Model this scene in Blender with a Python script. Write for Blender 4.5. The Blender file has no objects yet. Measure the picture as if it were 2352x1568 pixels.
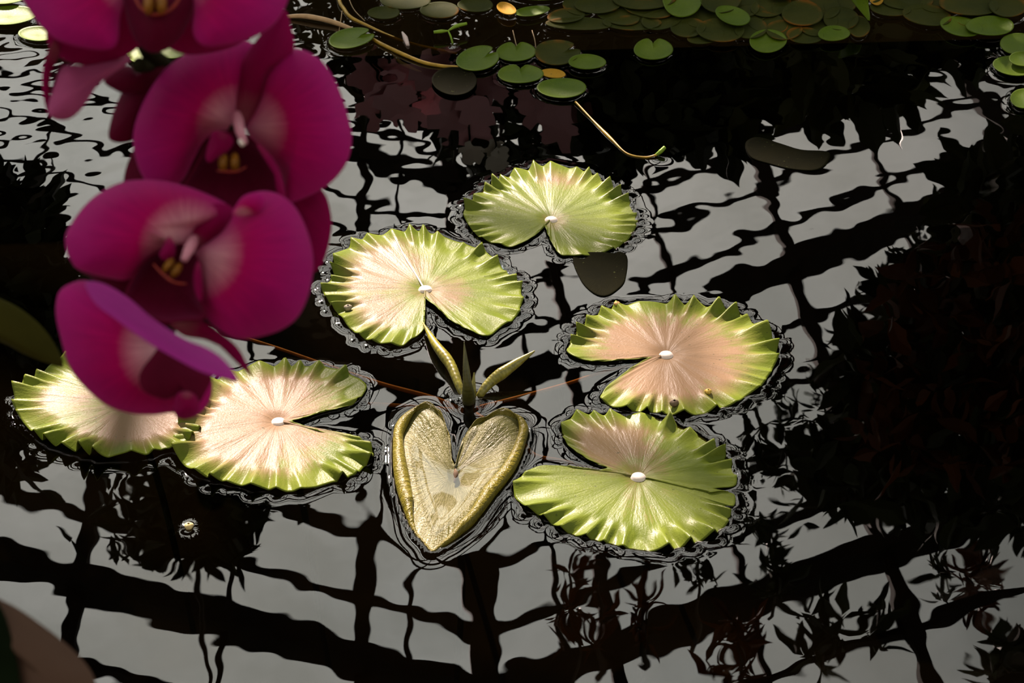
import bpy, math, random
import numpy as np
from mathutils import Vector, Matrix

rng = np.random.default_rng(7)
random.seed(7)
C = bpy.context.scene.collection

# ------------------------------------------------------------------ camera
W, H, F = 2352, 1568, 4573.0
PITCH, YAW, CAMZ = math.radians(34.5), math.radians(3.47), 1.5
FWD = np.array([math.sin(YAW)*math.cos(PITCH), math.cos(YAW)*math.cos(PITCH), -math.sin(PITCH)])
RGT = np.array([math.cos(YAW), -math.sin(YAW), 0.0])
UPV = np.cross(RGT, FWD)
CAM = np.array([0, 0, CAMZ])
cd = bpy.data.cameras.new('camera')
cam = bpy.data.objects.new('camera', cd); C.objects.link(cam)
cam.location = CAM
cam.rotation_euler = (math.pi/2-PITCH, 0, -YAW)
cd.sensor_width = 36; cd.lens = F/W*36; cd.clip_start = .05; cd.clip_end = 500
cd.dof.use_dof = True; cd.dof.focus_distance = 2.55; cd.dof.aperture_fstop = 22
bpy.context.scene.camera = cam

# ------------------------------------------------------------------ light, sky, exposure
SUN_AZ, SUN_EL = math.radians(-11), math.radians(36)
SD = Vector((math.sin(SUN_AZ)*math.cos(SUN_EL), math.cos(SUN_AZ)*math.cos(SUN_EL), math.sin(SUN_EL)))
sl = bpy.data.lights.new('sun', 'SUN'); sl.energy = 21.0; sl.angle = math.radians(.6); sl.color = (1, .79, .71)
so = bpy.data.objects.new('sun', sl); C.objects.link(so)
so.rotation_euler = (-SD).to_track_quat('-Z', 'Y').to_euler(); so.location = SD*30
w = bpy.data.worlds.new('sky'); bpy.context.scene.world = w; w.use_nodes = True
nt = w.node_tree; nt.nodes.clear()
def N(nt, t, **kw):
    n = nt.nodes.new(t)
    for k, v in kw.items():
        if k.startswith('i_'): n.inputs[k[2:].replace('_', ' ')].default_value = v
        else: setattr(n, k, v)
    return n
tc = N(nt, 'ShaderNodeTexCoord')
dot = N(nt, 'ShaderNodeVectorMath', operation='DOT_PRODUCT'); dot.inputs[1].default_value = SD
nt.links.new(tc.outputs['Generated'], dot.inputs[0])
mr = N(nt, 'ShaderNodeMapRange', interpolation_type='SMOOTHSTEP'); mr.inputs[1].default_value = .82; mr.inputs[2].default_value = 1.0
nt.links.new(dot.outputs['Value'], mr.inputs[0])
ns = N(nt, 'ShaderNodeTexNoise'); ns.inputs['Scale'].default_value = 5; ns.inputs['Detail'].default_value = 5
nt.links.new(tc.outputs['Generated'], ns.inputs['Vector'])
cr = N(nt, 'ShaderNodeValToRGB')
cr.color_ramp.elements[0].position = .32; cr.color_ramp.elements[0].color = (.72, .72, .665, 1)
cr.color_ramp.elements[1].position = .68; cr.color_ramp.elements[1].color = (1.0, .95, .865, 1)
nt.links.new(ns.outputs['Fac'], cr.inputs[0])
st = N(nt, 'ShaderNodeMath', operation='MULTIPLY_ADD'); st.inputs[1].default_value = 3.2; st.inputs[2].default_value = 1.12
nt.links.new(mr.outputs[0], st.inputs[0])
bg = N(nt, 'ShaderNodeBackground'); nt.links.new(cr.outputs[0], bg.inputs[0]); nt.links.new(st.outputs[0], bg.inputs[1])
wo = N(nt, 'ShaderNodeOutputWorld'); nt.links.new(bg.outputs[0], wo.inputs[0])
vs = bpy.context.scene.view_settings
vs.view_transform = 'Standard'; vs.look = 'None'; vs.gamma = 1; vs.use_curve_mapping = False; vs.exposure = 0.0
cy = bpy.context.scene.cycles
cy.max_bounces = 10; cy.transparent_max_bounces = 16; cy.caustics_reflective = False; cy.caustics_refractive = False
cy.sample_clamp_indirect = 6

# ------------------------------------------------------------------ geometry helpers
def ray(x, y): return FWD + RGT*((x-W/2)/F) + UPV*((H/2-y)/F)
def at(x, y, z=0.0):
    "where the sight line through (x, y) meets the level z"
    d = ray(x, y); return CAM + d*((z-CAMZ)/d[2])
def dep(x, y, D): return CAM + ray(x, y)*D
def refl(x, y, Y):
    "real point at distance Y whose mirror image in the still pond lies at (x, y)"
    P = at(x, y); d = ray(x, y)*np.array([1, 1, -1]); return P + d*((Y-P[1])/d[1])
def ats(pts, z=0.0): return np.array([at(x, y, z) for x, y in pts])

def catmull(P, n, closed=True):
    P = np.asarray(P, float); m = len(P)
    if closed: idx = np.arange(-1, m+2) % m; Q = P[idx]; segs = m
    else: Q = np.vstack([2*P[0]-P[1], P, 2*P[-1]-P[-2]]); segs = m-1
    out = []
    for i in range(segs):
        p0, p1, p2, p3 = Q[i:i+4]
        t = np.linspace(0, 1, 17)[:-1, None]
        out.append(.5*((2*p1)+(-p0+p2)*t+(2*p0-5*p1+4*p2-p3)*t**2+(-p0+3*p1-3*p2+p3)*t**3))
    out = np.vstack(out + ([] if closed else [P[-1:]]))
    L = np.vstack([out, out[:1]]) if closed else out
    s = np.r_[0, np.cumsum(np.linalg.norm(np.diff(L, axis=0), axis=1))]
    q = np.linspace(0, s[-1], n, endpoint=not closed)
    return np.stack([np.interp(q, s, L[:, k]) for k in range(P.shape[1])], 1)

def link(name, me, parent=None, smooth=True, mat=None):
    if smooth: me.shade_smooth()
    o = bpy.data.objects.new(name, me); C.objects.link(o)
    if mat is not None: me.materials.append(mat)
    if parent is not None: o.parent = parent
    return o
def mesh(name, V, faces):
    me = bpy.data.meshes.new(name); me.from_pydata([tuple(v) for v in V], [], faces); me.update(); return me
def attr(me, name, vals):
    a = me.attributes.new(name, 'FLOAT', 'POINT'); a.data.foreach_set('value', np.asarray(vals, np.float32))
def rings_mesh(name, G, cap=True, center=None):
    "G: (R, N, 3) rings, closed around N; optional centre vertex"
    R, Nn, _ = G.shape; V = G.reshape(-1, 3); f = []
    for r in range(R-1):
        a, b = r*Nn, (r+1)*Nn
        for i in range(Nn):
            j = (i+1) % Nn; f.append((a+i, a+j, b+j, b+i))
    if center is not None:
        V = np.vstack([V, [center]]); c = len(V)-1
        f += [(c, (i+1) % Nn, i) for i in range(Nn)]
    return mesh(name, V, f)
def tube_mesh(name, P, rad, n=60, sides=10):
    P = catmull(P, n, False); rad = np.interp(np.linspace(0, 1, n), np.linspace(0, 1, len(np.atleast_1d(rad))), np.atleast_1d(rad))
    T = np.gradient(P, axis=0); T /= np.linalg.norm(T, axis=1)[:, None]
    up = np.array([.3, .2, 1.0]); G = []
    for p, t, r in zip(P, T, rad):
        a = np.cross(t, up); a /= np.linalg.norm(a); b = np.cross(t, a)
        th = np.linspace(0, 2*np.pi, sides, endpoint=False)
        G.append(p + r*(np.cos(th)[:, None]*a + np.sin(th)[:, None]*b))
    G = np.array(G); V = G.reshape(-1, 3); f = []
    for r in range(n-1):
        for i in range(sides):
            j = (i+1) % sides; f.append((r*sides+i, r*sides+j, (r+1)*sides+j, (r+1)*sides+i))
    f.append(tuple(range(sides))[::-1]); f.append(tuple((n-1)*sides+i for i in range(sides)))
    return mesh(name, V, f)
def boxes_mesh(name, bs):
    V, f = [], []
    for (x0, y0, z0, x1, y1, z1) in bs:
        b = len(V)
        V += [(x0,y0,z0),(x1,y0,z0),(x1,y1,z0),(x0,y1,z0),(x0,y0,z1),(x1,y0,z1),(x1,y1,z1),(x0,y1,z1)]
        f += [tuple(b+k for k in q) for q in ((3,2,1,0),(4,5,6,7),(0,1,5,4),(1,2,6,5),(2,3,7,6),(3,0,4,7))]
    return mesh(name, V, f)
def thicken(o, t, off=0):
    m = o.modifiers.new('thickness', 'SOLIDIFY'); m.thickness = t; m.offset = off
def tag(o, label, cat, group=None, kind=None):
    o['label'] = label; o['category'] = cat
    if group: o['group'] = group
    if kind: o['kind'] = kind
    return o
def empty(name, loc):
    o = bpy.data.objects.new(name, None); C.objects.link(o); o.location = loc; o.empty_display_size = .05; return o
def keep(o, parent):          # parent without moving
    o.parent = parent; o.matrix_parent_inverse = Matrix.Translation(-Vector(parent.location)); return o
def inpoly(X, Y, poly):
    x, y = poly[:, 0], poly[:, 1]; ins = np.zeros(X.shape, bool); j = len(x)-1
    for i in range(len(x)):
        c = ((y[i] > Y) != (y[j] > Y)) & (X < (x[j]-x[i])*(Y-y[i])/(y[j]-y[i]+1e-12)+x[i]); ins ^= c; j = i
    return ins

# ------------------------------------------------------------------ materials
def mat(name):
    m = bpy.data.materials.new(name); m.use_nodes = True; nt = m.node_tree
    return m, nt, nt.nodes['Principled BSDF'], nt.nodes['Material Output']
def ramp(nt, src, stops):
    r = N(nt, 'ShaderNodeValToRGB'); e = r.color_ramp.elements
    while len(e) < len(stops): e.new(.5)
    for k, (p, c) in enumerate(stops): e[k].position = p; e[k].color = (*c, 1)
    nt.links.new(src, r.inputs[0]); return r
def noise(nt, scale, detail=3, vec=None, rough=.5):
    n = N(nt, 'ShaderNodeTexNoise'); n.inputs['Scale'].default_value = scale; n.inputs['Detail'].default_value = detail
    n.inputs['Roughness'].default_value = rough
    if vec is None:
        t = N(nt, 'ShaderNodeTexCoord'); vec = t.outputs['Object']
    nt.links.new(vec, n.inputs['Vector']); return n
def getattr_node(nt, name):
    a = N(nt, 'ShaderNodeAttribute'); a.attribute_name = name; return a.outputs['Fac']
def mathn(nt, op, a, b=None):
    n = N(nt, 'ShaderNodeMath', operation=op)
    for k, v in enumerate((a, b)):
        if v is None: continue
        if isinstance(v, (int, float)): n.inputs[k].default_value = v
        else: nt.links.new(v, n.inputs[k])
    return n.outputs[0]
def mixc(nt, fac, a, b, blend='MIX'):
    n = N(nt, 'ShaderNodeMix', data_type='RGBA', blend_type=blend)
    for s, v in ((n.inputs[0], fac), (n.inputs[6], a), (n.inputs[7], b)):
        if isinstance(v, (int, float)): s.default_value = v
        elif isinstance(v, tuple): s.default_value = (*v, 1)
        else: nt.links.new(v, s)
    return n.outputs[2]
def plain(name, col, rough=.6, var=.25, scale=40, spec=.4):
    m, nt, b, o = mat(name); n = noise(nt, scale)
    r = ramp(nt, n.outputs['Fac'], [(.3, tuple(c*(1-var) for c in col)), (.7, tuple(min(1, c*(1+var)) for c in col))])
    nt.links.new(r.outputs[0], b.inputs['Base Color']); b.inputs['Roughness'].default_value = rough
    b.inputs['Specular IOR Level'].default_value = spec
    return m

def pad_material(name, deep, light, tan, rough=.36, spec=.105, tanamt=.85, bump=.22, edged=False):
    m, nt, b, o = mat(name)
    e, a = getattr_node(nt, 'e'), getattr_node(nt, 'a')
    cmb = N(nt, 'ShaderNodeCombineXYZ'); nt.links.new(mathn(nt, 'MULTIPLY', a, 9.0), cmb.inputs[0]); nt.links.new(mathn(nt, 'MULTIPLY', e, 1.3), cmb.inputs[1])
    streak = noise(nt, 3.2, 4, cmb.outputs[0], .6)
    blot = noise(nt, 16, 4)
    c1 = ramp(nt, blot.outputs['Fac'], [(.3, deep), (.7, light)])
    vein = ramp(nt, streak.outputs['Fac'], [(.5, (0, 0, 0)), (.75, (1, 1, 1))])
    c2 = mixc(nt, mathn(nt, 'MULTIPLY', vein.outputs[0], .35), c1.outputs[0], tuple(min(1, c*1.5) for c in light))
    # sun sheen painted in as tan patches, fading to the green rim
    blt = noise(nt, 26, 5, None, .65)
    fl = ramp(nt, mathn(nt, 'ADD', getattr_node(nt, 'sheen_tan'), mathn(nt, 'MULTIPLY', mathn(nt, 'ADD', mathn(nt, 'SUBTRACT', blt.outputs['Fac'], .5), mathn(nt, 'SUBTRACT', streak.outputs['Fac'], .5)), .9)), [(.30, (0, 0, 0)), (.75, (1, 1, 1))])
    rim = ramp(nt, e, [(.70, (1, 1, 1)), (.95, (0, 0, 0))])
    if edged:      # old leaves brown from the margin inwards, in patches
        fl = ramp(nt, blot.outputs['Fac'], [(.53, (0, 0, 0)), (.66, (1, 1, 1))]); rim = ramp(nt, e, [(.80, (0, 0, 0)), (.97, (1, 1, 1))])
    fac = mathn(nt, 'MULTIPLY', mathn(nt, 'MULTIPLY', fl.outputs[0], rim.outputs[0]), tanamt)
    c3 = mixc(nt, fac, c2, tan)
    spk = noise(nt, 170, 2); sp = ramp(nt, spk.outputs['Fac'], [(.70, (0, 0, 0)), (.74, (1, 1, 1))])
    c4 = mixc(nt, mathn(nt, 'MULTIPLY', sp.outputs[0], .6), c3, (.05, .06, .02))
    nt.links.new(c4, b.inputs['Base Color'])
    b.inputs['Roughness'].default_value = rough; b.inputs['Specular IOR Level'].default_value = spec
    fine = noise(nt, 420, 2)
    hb = mathn(nt, 'ADD', mathn(nt, 'MULTIPLY', streak.outputs['Fac'], 1.0), mathn(nt, 'MULTIPLY', fine.outputs['Fac'], .25))
    bp = N(nt, 'ShaderNodeBump'); bp.inputs['Strength'].default_value = bump; bp.inputs['Distance'].default_value = .004
    nt.links.new(hb, bp.inputs['Height']); nt.links.new(bp.outputs[0], b.inputs['Normal'])
    tr = N(nt, 'ShaderNodeBsdfTranslucent'); nt.links.new(c4, tr.inputs[0])
    mx = N(nt, 'ShaderNodeMixShader'); mx.inputs[0].default_value = .12
    nt.links.new(b.outputs[0], mx.inputs[1]); nt.links.new(tr.outputs[0], mx.inputs[2]); nt.links.new(mx.outputs[0], o.inputs[0])
    return m
M_PAD = pad_material('lily_pad_green', (.105, .15, .013), (.17, .215, .03), (.235, .145, .085))  # on the three large pad materials the tan is painted sun sheen
M_PADM = pad_material('lily_pad_half_sheen', (.105, .15, .013), (.17, .215, .03), (.235, .15, .095), spec=.07)
M_PADT = pad_material('lily_pad_tan_sheen', (.105, .15, .014), (.17, .21, .03), (.255, .16, .10), spec=.065, tanamt=.92)
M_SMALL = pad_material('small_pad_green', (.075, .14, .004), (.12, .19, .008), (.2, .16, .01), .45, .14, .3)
M_SMALLD = pad_material('small_pad_shade_dark', (.03, .042, .006), (.06, .065, .009), (.30, .10, .008), .65, .08, .65, .22, True)  # raft's shade put into the dark green; brown margins are the leaf's own
M_YEL = pad_material('yellowed_leaf', (.50, .26, .02), (.60, .36, .04), (.5, .2, .02), .6, .08, .5)
M_HEART = pad_material('young_pad_olive', (.135, .13, .030), (.21, .20, .07), (.42, .36, .20), .32, .30, .5, .9)
M_RIM = pad_material('rolled_rim_olive', (.12, .105, .006), (.20, .17, .018), (.2, .15, .05), .30, .30, .3, 1.0)
M_DARKLEAF = pad_material('dark_leaf_shape', (.0035, .004, .0008), (.006, .006, .001), (.005, .004, .001), .8, .02, .5)  # near-black colour for flat leaf shapes on the water
M_KNOB = plain('pale_leaf_centre', (.92, .82, .76), .36, .05, 40, .5)
M_STEMY = plain('yellow_stolon', (.48, .30, .03), .35, .25, 60)
M_STEMP = plain('buff_stolon', (.62, .40, .20), .35, .15, 60)
M_RUST = plain('rust_stem', (.55, .19, .03), .5, .3, 60)
M_SPROUT = plain('fresh_green', (.22, .38, .02), .4, .2, 60)
M_ROOT = plain('dry_root', (.42, .30, .16), .6, .2, 60)
M_WHITE = plain('fallen_petal', (.75, .62, .58), .6, .1)
M_ROLL = plain('rolled_leaf', (.24, .22, .02), .33, .45, 220, .7)
M_ROLLD = plain('rolled_leaf_olive', (.07, .07, .012), .4, .3, 120, .5)

def petal_material(name, edge, mid, pale, palepos=.22, trans=.45, pamt=1.0):
    m, nt, b, o = mat(name)
    bb, a = getattr_node(nt, 'b'), getattr_node(nt, 'a')
    cmb = N(nt, 'ShaderNodeCombineXYZ'); nt.links.new(mathn(nt, 'MULTIPLY', a, 6.0), cmb.inputs[0]); nt.links.new(mathn(nt, 'MULTIPLY', bb, .8), cmb.inputs[1])
    vn = noise(nt, 3.0, 4, cmb.outputs[0], .6)
    bw = mathn(nt, 'ADD', bb, mathn(nt, 'MULTIPLY', mathn(nt, 'SUBTRACT', vn.outputs['Fac'], .5), .15))
    r = ramp(nt, bw, [(.04, pale), (palepos, tuple(p*.55*pamt+q*(1-.55*pamt) for p, q in zip(pale, mid))), (palepos+.18, mid), (.95, edge)])
    vr = ramp(nt, vn.outputs['Fac'], [(.35, (1, 1, 1)), (.65, (.72, .6, .72))])
    col = mixc(nt, .6, r.outputs[0], vr.outputs[0], 'MULTIPLY')
    em = ramp(nt, getattr_node(nt, 'e'), [(.55, (0, 0, 0)), (.80, (.35,)*3), (1.0, (1, 1, 1))])
    col = mixc(nt, mathn(nt, 'MULTIPLY', em.outputs[0], .75), col, edge)
    nt.links.new(col, b.inputs['Base Color']); b.inputs['Roughness'].default_value = .55; b.inputs['Specular IOR Level'].default_value = .06; b.inputs['Sheen Weight'].default_value = .18; b.inputs['Sheen Tint'].default_value = (1, .35, .8, 1)
    fine = noise(nt, 900, 2)
    hb = mathn(nt, 'ADD', vn.outputs['Fac'], mathn(nt, 'MULTIPLY', fine.outputs['Fac'], .2))
    bp = N(nt, 'ShaderNodeBump'); bp.inputs['Strength'].default_value = .15; bp.inputs['Distance'].default_value = .002
    nt.links.new(hb, bp.inputs['Height']); nt.links.new(bp.outputs[0], b.inputs['Normal'])
    tr = N(nt, 'ShaderNodeBsdfTranslucent'); nt.links.new(col, tr.inputs[0])
    mx = N(nt, 'ShaderNodeMixShader'); mx.inputs[0].default_value = trans
    nt.links.new(b.outputs[0], mx.inputs[1]); nt.links.new(tr.outputs[0], mx.inputs[2]); nt.links.new(mx.outputs[0], o.inputs[0])
    return m
M_PETAL = petal_material('magenta_petal', (.64, .016, .31), (.64, .0005, .165), (1.0, .72, .74), .24, .45)
M_PETALSKY = petal_material('skylit_petal', (.55, .035, .40), (.50, .025, .36), (.6, .1, .4), .05, .4)  # paler purple stands for sky light on one petal strip
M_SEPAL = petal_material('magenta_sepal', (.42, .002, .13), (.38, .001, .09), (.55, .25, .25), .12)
M_SEPALP = petal_material('pink_sepal_back', (.62, .12, .33), (.62, .13, .32), (.62, .2, .35), .1, .35)
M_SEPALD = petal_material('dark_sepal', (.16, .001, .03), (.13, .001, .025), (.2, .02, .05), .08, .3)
M_LIP = petal_material('maroon_lip', (.14, .001, .025), (.11, .001, .018), (.1, .002, .015), .1, .25)
M_LIPS = petal_material('lip_side_lobe', (.38, .001, .11), (.32, .001, .09), (.4, .05, .12), .1, .3)
M_COL = plain('pale_pink_column', (.62, .25, .34), .45, .15)
M_CAL = plain('yellow_callus', (.27, .11, .004), .5, .25, 300)
M_RED = plain('red_orange_rim', (.26, .02, .008), .5, .2, 300)
M_SPIKE = plain('dark_green_spike', (.018, .018, .006), .7, .3, 40, .05)
M_OLEAF = plain('olive_orchid_leaf', (.045, .043, .006), .6, .25, 30, .05)
M_OLEAFB = plain('purple_brown_underside', (.10, .06, .042), .6, .12, 25, .1)
M_OLEAFG = plain('deep_green_leaf', (.006, .011, .004), .7, .3, 25, .02)

def leafy(name, col, rough=.5):
    m, nt, b, o = mat(name); oi = getattr_node(nt, 'v')
    r = ramp(nt, oi, [(0, tuple(c*.45 for c in col)), (1, tuple(min(1, c*1.4) for c in col))])
    nt.links.new(r.outputs[0], b.inputs['Base Color']); b.inputs['Roughness'].default_value = rough; b.inputs['Specular IOR Level'].default_value = .2
    return m
M_FOL = leafy('dark_foliage', (.035, .045, .012))
M_FOLR = leafy('croton_foliage', (.13, .035, .005))
M_FOLG = leafy('olive_foliage', (.06, .065, .012))
M_PINK = leafy('pink_blossom', (.85, .40, .45))
M_WHF = leafy('white_blossom', (.75, .7, .6))
M_BARK = plain('bark', (.06, .045, .03), .8, .3, 20)
M_IRON = plain('painted_iron', (.022, .018, .013), .85, .3, 15, .1)
M_BOARD = plain('shade_board_brown', (.09, .075, .055), .85, .3, 6)  # for the added, unseen roof boards and sun panel
M_STONE = plain('coping_stone', (.17, .15, .12), .85, .3, 8)
M_WALL = plain('masonry', (.09, .08, .07), .9, .3, 4)
M_MUD = plain('pond_mud', (.004, .003, .0013), .95, .4, 10, .02)
M_POT = plain('terracotta', (.30, .12, .06), .8, .2, 20)
M_BARKMIX = plain('potting_bark', (.08, .045, .02), .9, .4, 90)
# glass
M_GLASS, nt, b, o = mat('roof_glass'); nt.nodes.remove(b)
g = N(nt, 'ShaderNodeBsdfGlossy'); g.inputs['Roughness'].default_value = .02
t = N(nt, 'ShaderNodeBsdfTransparent')
nz = noise(nt, 1.6, 5); rr = ramp(nt, nz.outputs['Fac'], [(.35, (.80, .80, .77)), (.65, (.97, .97, .96))]); nt.links.new(rr.outputs[0], t.inputs[0])
mx = N(nt, 'ShaderNodeMixShader'); mx.inputs[0].default_value = .05; nt.links.new(t.outputs[0], mx.inputs[1]); nt.links.new(g.outputs[0], mx.inputs[2]); nt.links.new(mx.outputs[0], o.inputs[0])
# water
M_WATER, nt, b, o = mat('pond_water'); nt.nodes.remove(b)
g = N(nt, 'ShaderNodeBsdfGlossy'); g.inputs['Roughness'].default_value = 0.0
t = N(nt, 'ShaderNodeBsdfTransparent'); t.inputs[0].default_value = (.36, .30, .18, 1)
lw = N(nt, 'ShaderNodeLayerWeight'); lw.inputs[0].default_value = .5
fq = mathn(nt, 'ADD', mathn(nt, 'MULTIPLY', mathn(nt, 'POWER', lw.outputs['Facing'], 5.0), .911), .089)
mx = N(nt, 'ShaderNodeMixShader'); nt.links.new(fq, mx.inputs[0]); nt.links.new(t.outputs[0], mx.inputs[1]); nt.links.new(g.outputs[0], mx.inputs[2]); nt.links.new(mx.outputs[0], o.inputs[0])

M_FILM, nt, b, o = mat('clear_water'); nt.nodes.remove(b)
g = N(nt, 'ShaderNodeBsdfGlossy'); g.inputs['Roughness'].default_value = 0.0
t = N(nt, 'ShaderNodeBsdfTransparent'); t.inputs[0].default_value = (.95, .94, .88, 1)
lw = N(nt, 'ShaderNodeLayerWeight'); lw.inputs[0].default_value = .5
fq = mathn(nt, 'ADD', mathn(nt, 'MULTIPLY', mathn(nt, 'POWER', lw.outputs['Facing'], 5.0), .9), .09)
mx = N(nt, 'ShaderNodeMixShader'); nt.links.new(fq, mx.inputs[0]); nt.links.new(t.outputs[0], mx.inputs[1]); nt.links.new(g.outputs[0], mx.inputs[2]); nt.links.new(mx.outputs[0], o.inputs[0])
# ------------------------------------------------------------------ the setting: greenhouse and pond
XR, HR, SL, HALF = .31, 5.5, .45, 4.9
YN, YF = -3.0, 21.0
PX0, PX1, PY0, PY1 = -3.2, 3.6, .75, 3.95      # pond
def struct(o): o['kind'] = 'structure'; return o
fl = struct(link('floor', boxes_mesh('floor', [(-4.6, -3, -.6, 5.2, PY0, .10), (-4.6, PY1, -.6, 5.2, YF, .10),
     (-4.6, PY0, -.6, PX0, PY1, .10), (PX1, PY0, -.6, 5.2, PY1, .10)]), smooth=False, mat=M_STONE))
struct(link('trim_pond_bed', boxes_mesh('trim_pond_bed', [(PX0, PY0, -.65, PX1, PY1, -.45)]), smooth=False, mat=M_MUD))
zE = HR-SL*HALF
for nm, bx in (('wall_left', (XR-HALF-.2, YN, -.6, XR-HALF, YF, 1.2)), ('wall_right', (XR+HALF, YN, -.6, XR+HALF+.2, YF, 1.2)),
               ('wall_far', (XR-HALF, YF-.2, -.6, XR+HALF, YF, 2.4))):
    struct(link(nm, boxes_mesh(nm, [bx]), smooth=False, mat=M_WALL))
V = [(XR-HALF, YN, -.6), (XR+HALF, YN, -.6), (XR+HALF, YN, zE), (XR, YN, HR), (XR-HALF, YN, zE)]
V += [(x, y-.25, z) for x, y, z in V]
struct(link('wall_near', mesh('wall_near', V, [(4,3,2,1,0), (5,6,7,8,9)]+[(i, (i+1) % 5, 5+(i+1) % 5, 5+i) for i in range(5)]), smooth=False, mat=M_WALL))
roof = struct(empty('roof', (XR, 0, HR)))
def bar(name, P0, P1, wdt, hgt, parent=roof):
    P0, P1 = np.array(P0, float), np.array(P1, float); t = (P1-P0)/np.linalg.norm(P1-P0)
    a = np.cross(t, (0, 0, 1.)); a /= np.linalg.norm(a); n = np.cross(a, t)
    V = []
    for P in (P0, P1):
        for sa, sn in ((-1, 0), (1, 0), (1, -1), (-1, -1)): V.append(P + a*sa*wdt/2 + n*sn*hgt)
    return keep(link(name, mesh(name, V, [(3,2,1,0), (4,5,6,7), (0,1,5,4), (1,2,6,5), (2,3,7,6), (3,0,4,7)]), smooth=False, mat=M_IRON), parent)
def rz(x, up=0): return HR-SL*abs(x-XR)+up
bar('ridge_beam', (XR, YN, HR+.03), (XR, YF, HR+.03), .14, .15)
OFFS = [0, .37, .60, 1.25, 1.88, 2.5, 3.13, 3.76, 4.4, 4.9]
for sg in (-1, 1):
    for k, of in enumerate(OFFS[1:], 1):
        x = XR+sg*of
        if k in (2, 4, 6, 8, 9): bar('purlin', (x, YN, rz(x, -.01)), (x, YF, rz(x, -.01)), .075, .06)
        else: bar('glazing_bar', (x, YN, rz(x)), (x, YF, rz(x)), .03, .03)
y = 4.54-2.48*3; RAFT = []
while y < YF: RAFT.append(y); y += 2.48
for sg in (-1, 1):
    xe = XR+sg*HALF
    for y0 in RAFT:
        bar('rafter', (XR, y0, HR), (xe, y0, zE), .13, .13)
        for k in range(1, 5):
            yy = y0+2.48*k/5
            bar('cross_bar', (XR, yy, HR), (xe, yy, zE), .042, .042)
        bar('post', (xe, y0, zE), (xe+.001, y0, 1.2), .12, .10)
# glass panes: one sheet per field between the bars where the pond mirrors them, long sheets elsewhere
ys = [y0+2.48*k/5 for y0 in RAFT for k in range(5)]
for sg in (-1, 1):
    for k in range(len(OFFS)-1):
        a, bb_ = XR+sg*OFFS[k], XR+sg*OFFS[k+1]
        near = k < 6
        yy = [v for v in ys if (6.3 if sg < 0 else 5.9) < v < 13.6] if near else []
        me0 = None
        for y0 in yy:
            if me0 is None:
                d = .496; me0 = mesh('pane', [(a, 0, rz(a, .012)), (bb_, 0, rz(bb_, .012)), (bb_, d, rz(bb_, .012)), (a, d, rz(a, .012))], [(0, 1, 2, 3)]); me0.materials.append(M_GLASS)
            p = bpy.data.objects.new('pane', me0); C.objects.link(p); p.location = (0, y0, 0); keep(p, roof)
        spans = [(YN, 2.6)]+([(max(yy)+.496, YF)] if yy else [(5.78, YF)])
        YB = 6.35 if sg < 0 else 5.78; d = (YB-2.6)/12  # boards added, unseen, to keep sun and overhead sky off the orchids
        for q in range(12):
            bo = keep(link('shade_board', boxes_mesh('shade_board', [(0, 0, 0, 1, d-.01, .02)]), smooth=False, mat=M_BOARD), roof)
            me_ = bo.data
            for v_ in me_.vertices:
                xx = a if v_.co.x < .5 else bb_
                v_.co = (xx, 2.6+q*d+v_.co.y, rz(xx, .012)+v_.co.z)
        for u, v in spans:
            keep(link('pane', mesh('pane', [(a, u, rz(a, .012)), (bb_, u, rz(bb_, .012)), (bb_, v, rz(bb_, .012)), (a, v, rz(a, .012))], [(0, 1, 2, 3)]), smooth=False, mat=M_GLASS), roof)

bl = keep(link('shade_panel', boxes_mesh('shade_panel', [(0, 0, 0, .66, .85, .015)]), smooth=False, mat=M_BOARD), roof)  # panel added, hidden from view, to shade the leaf raft
for v_ in bl.data.vertices:
    v_.co = (-1.0+v_.co.x, 9.62+v_.co.y, rz(-1.0+v_.co.x, -.10)+v_.co.z)

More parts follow.
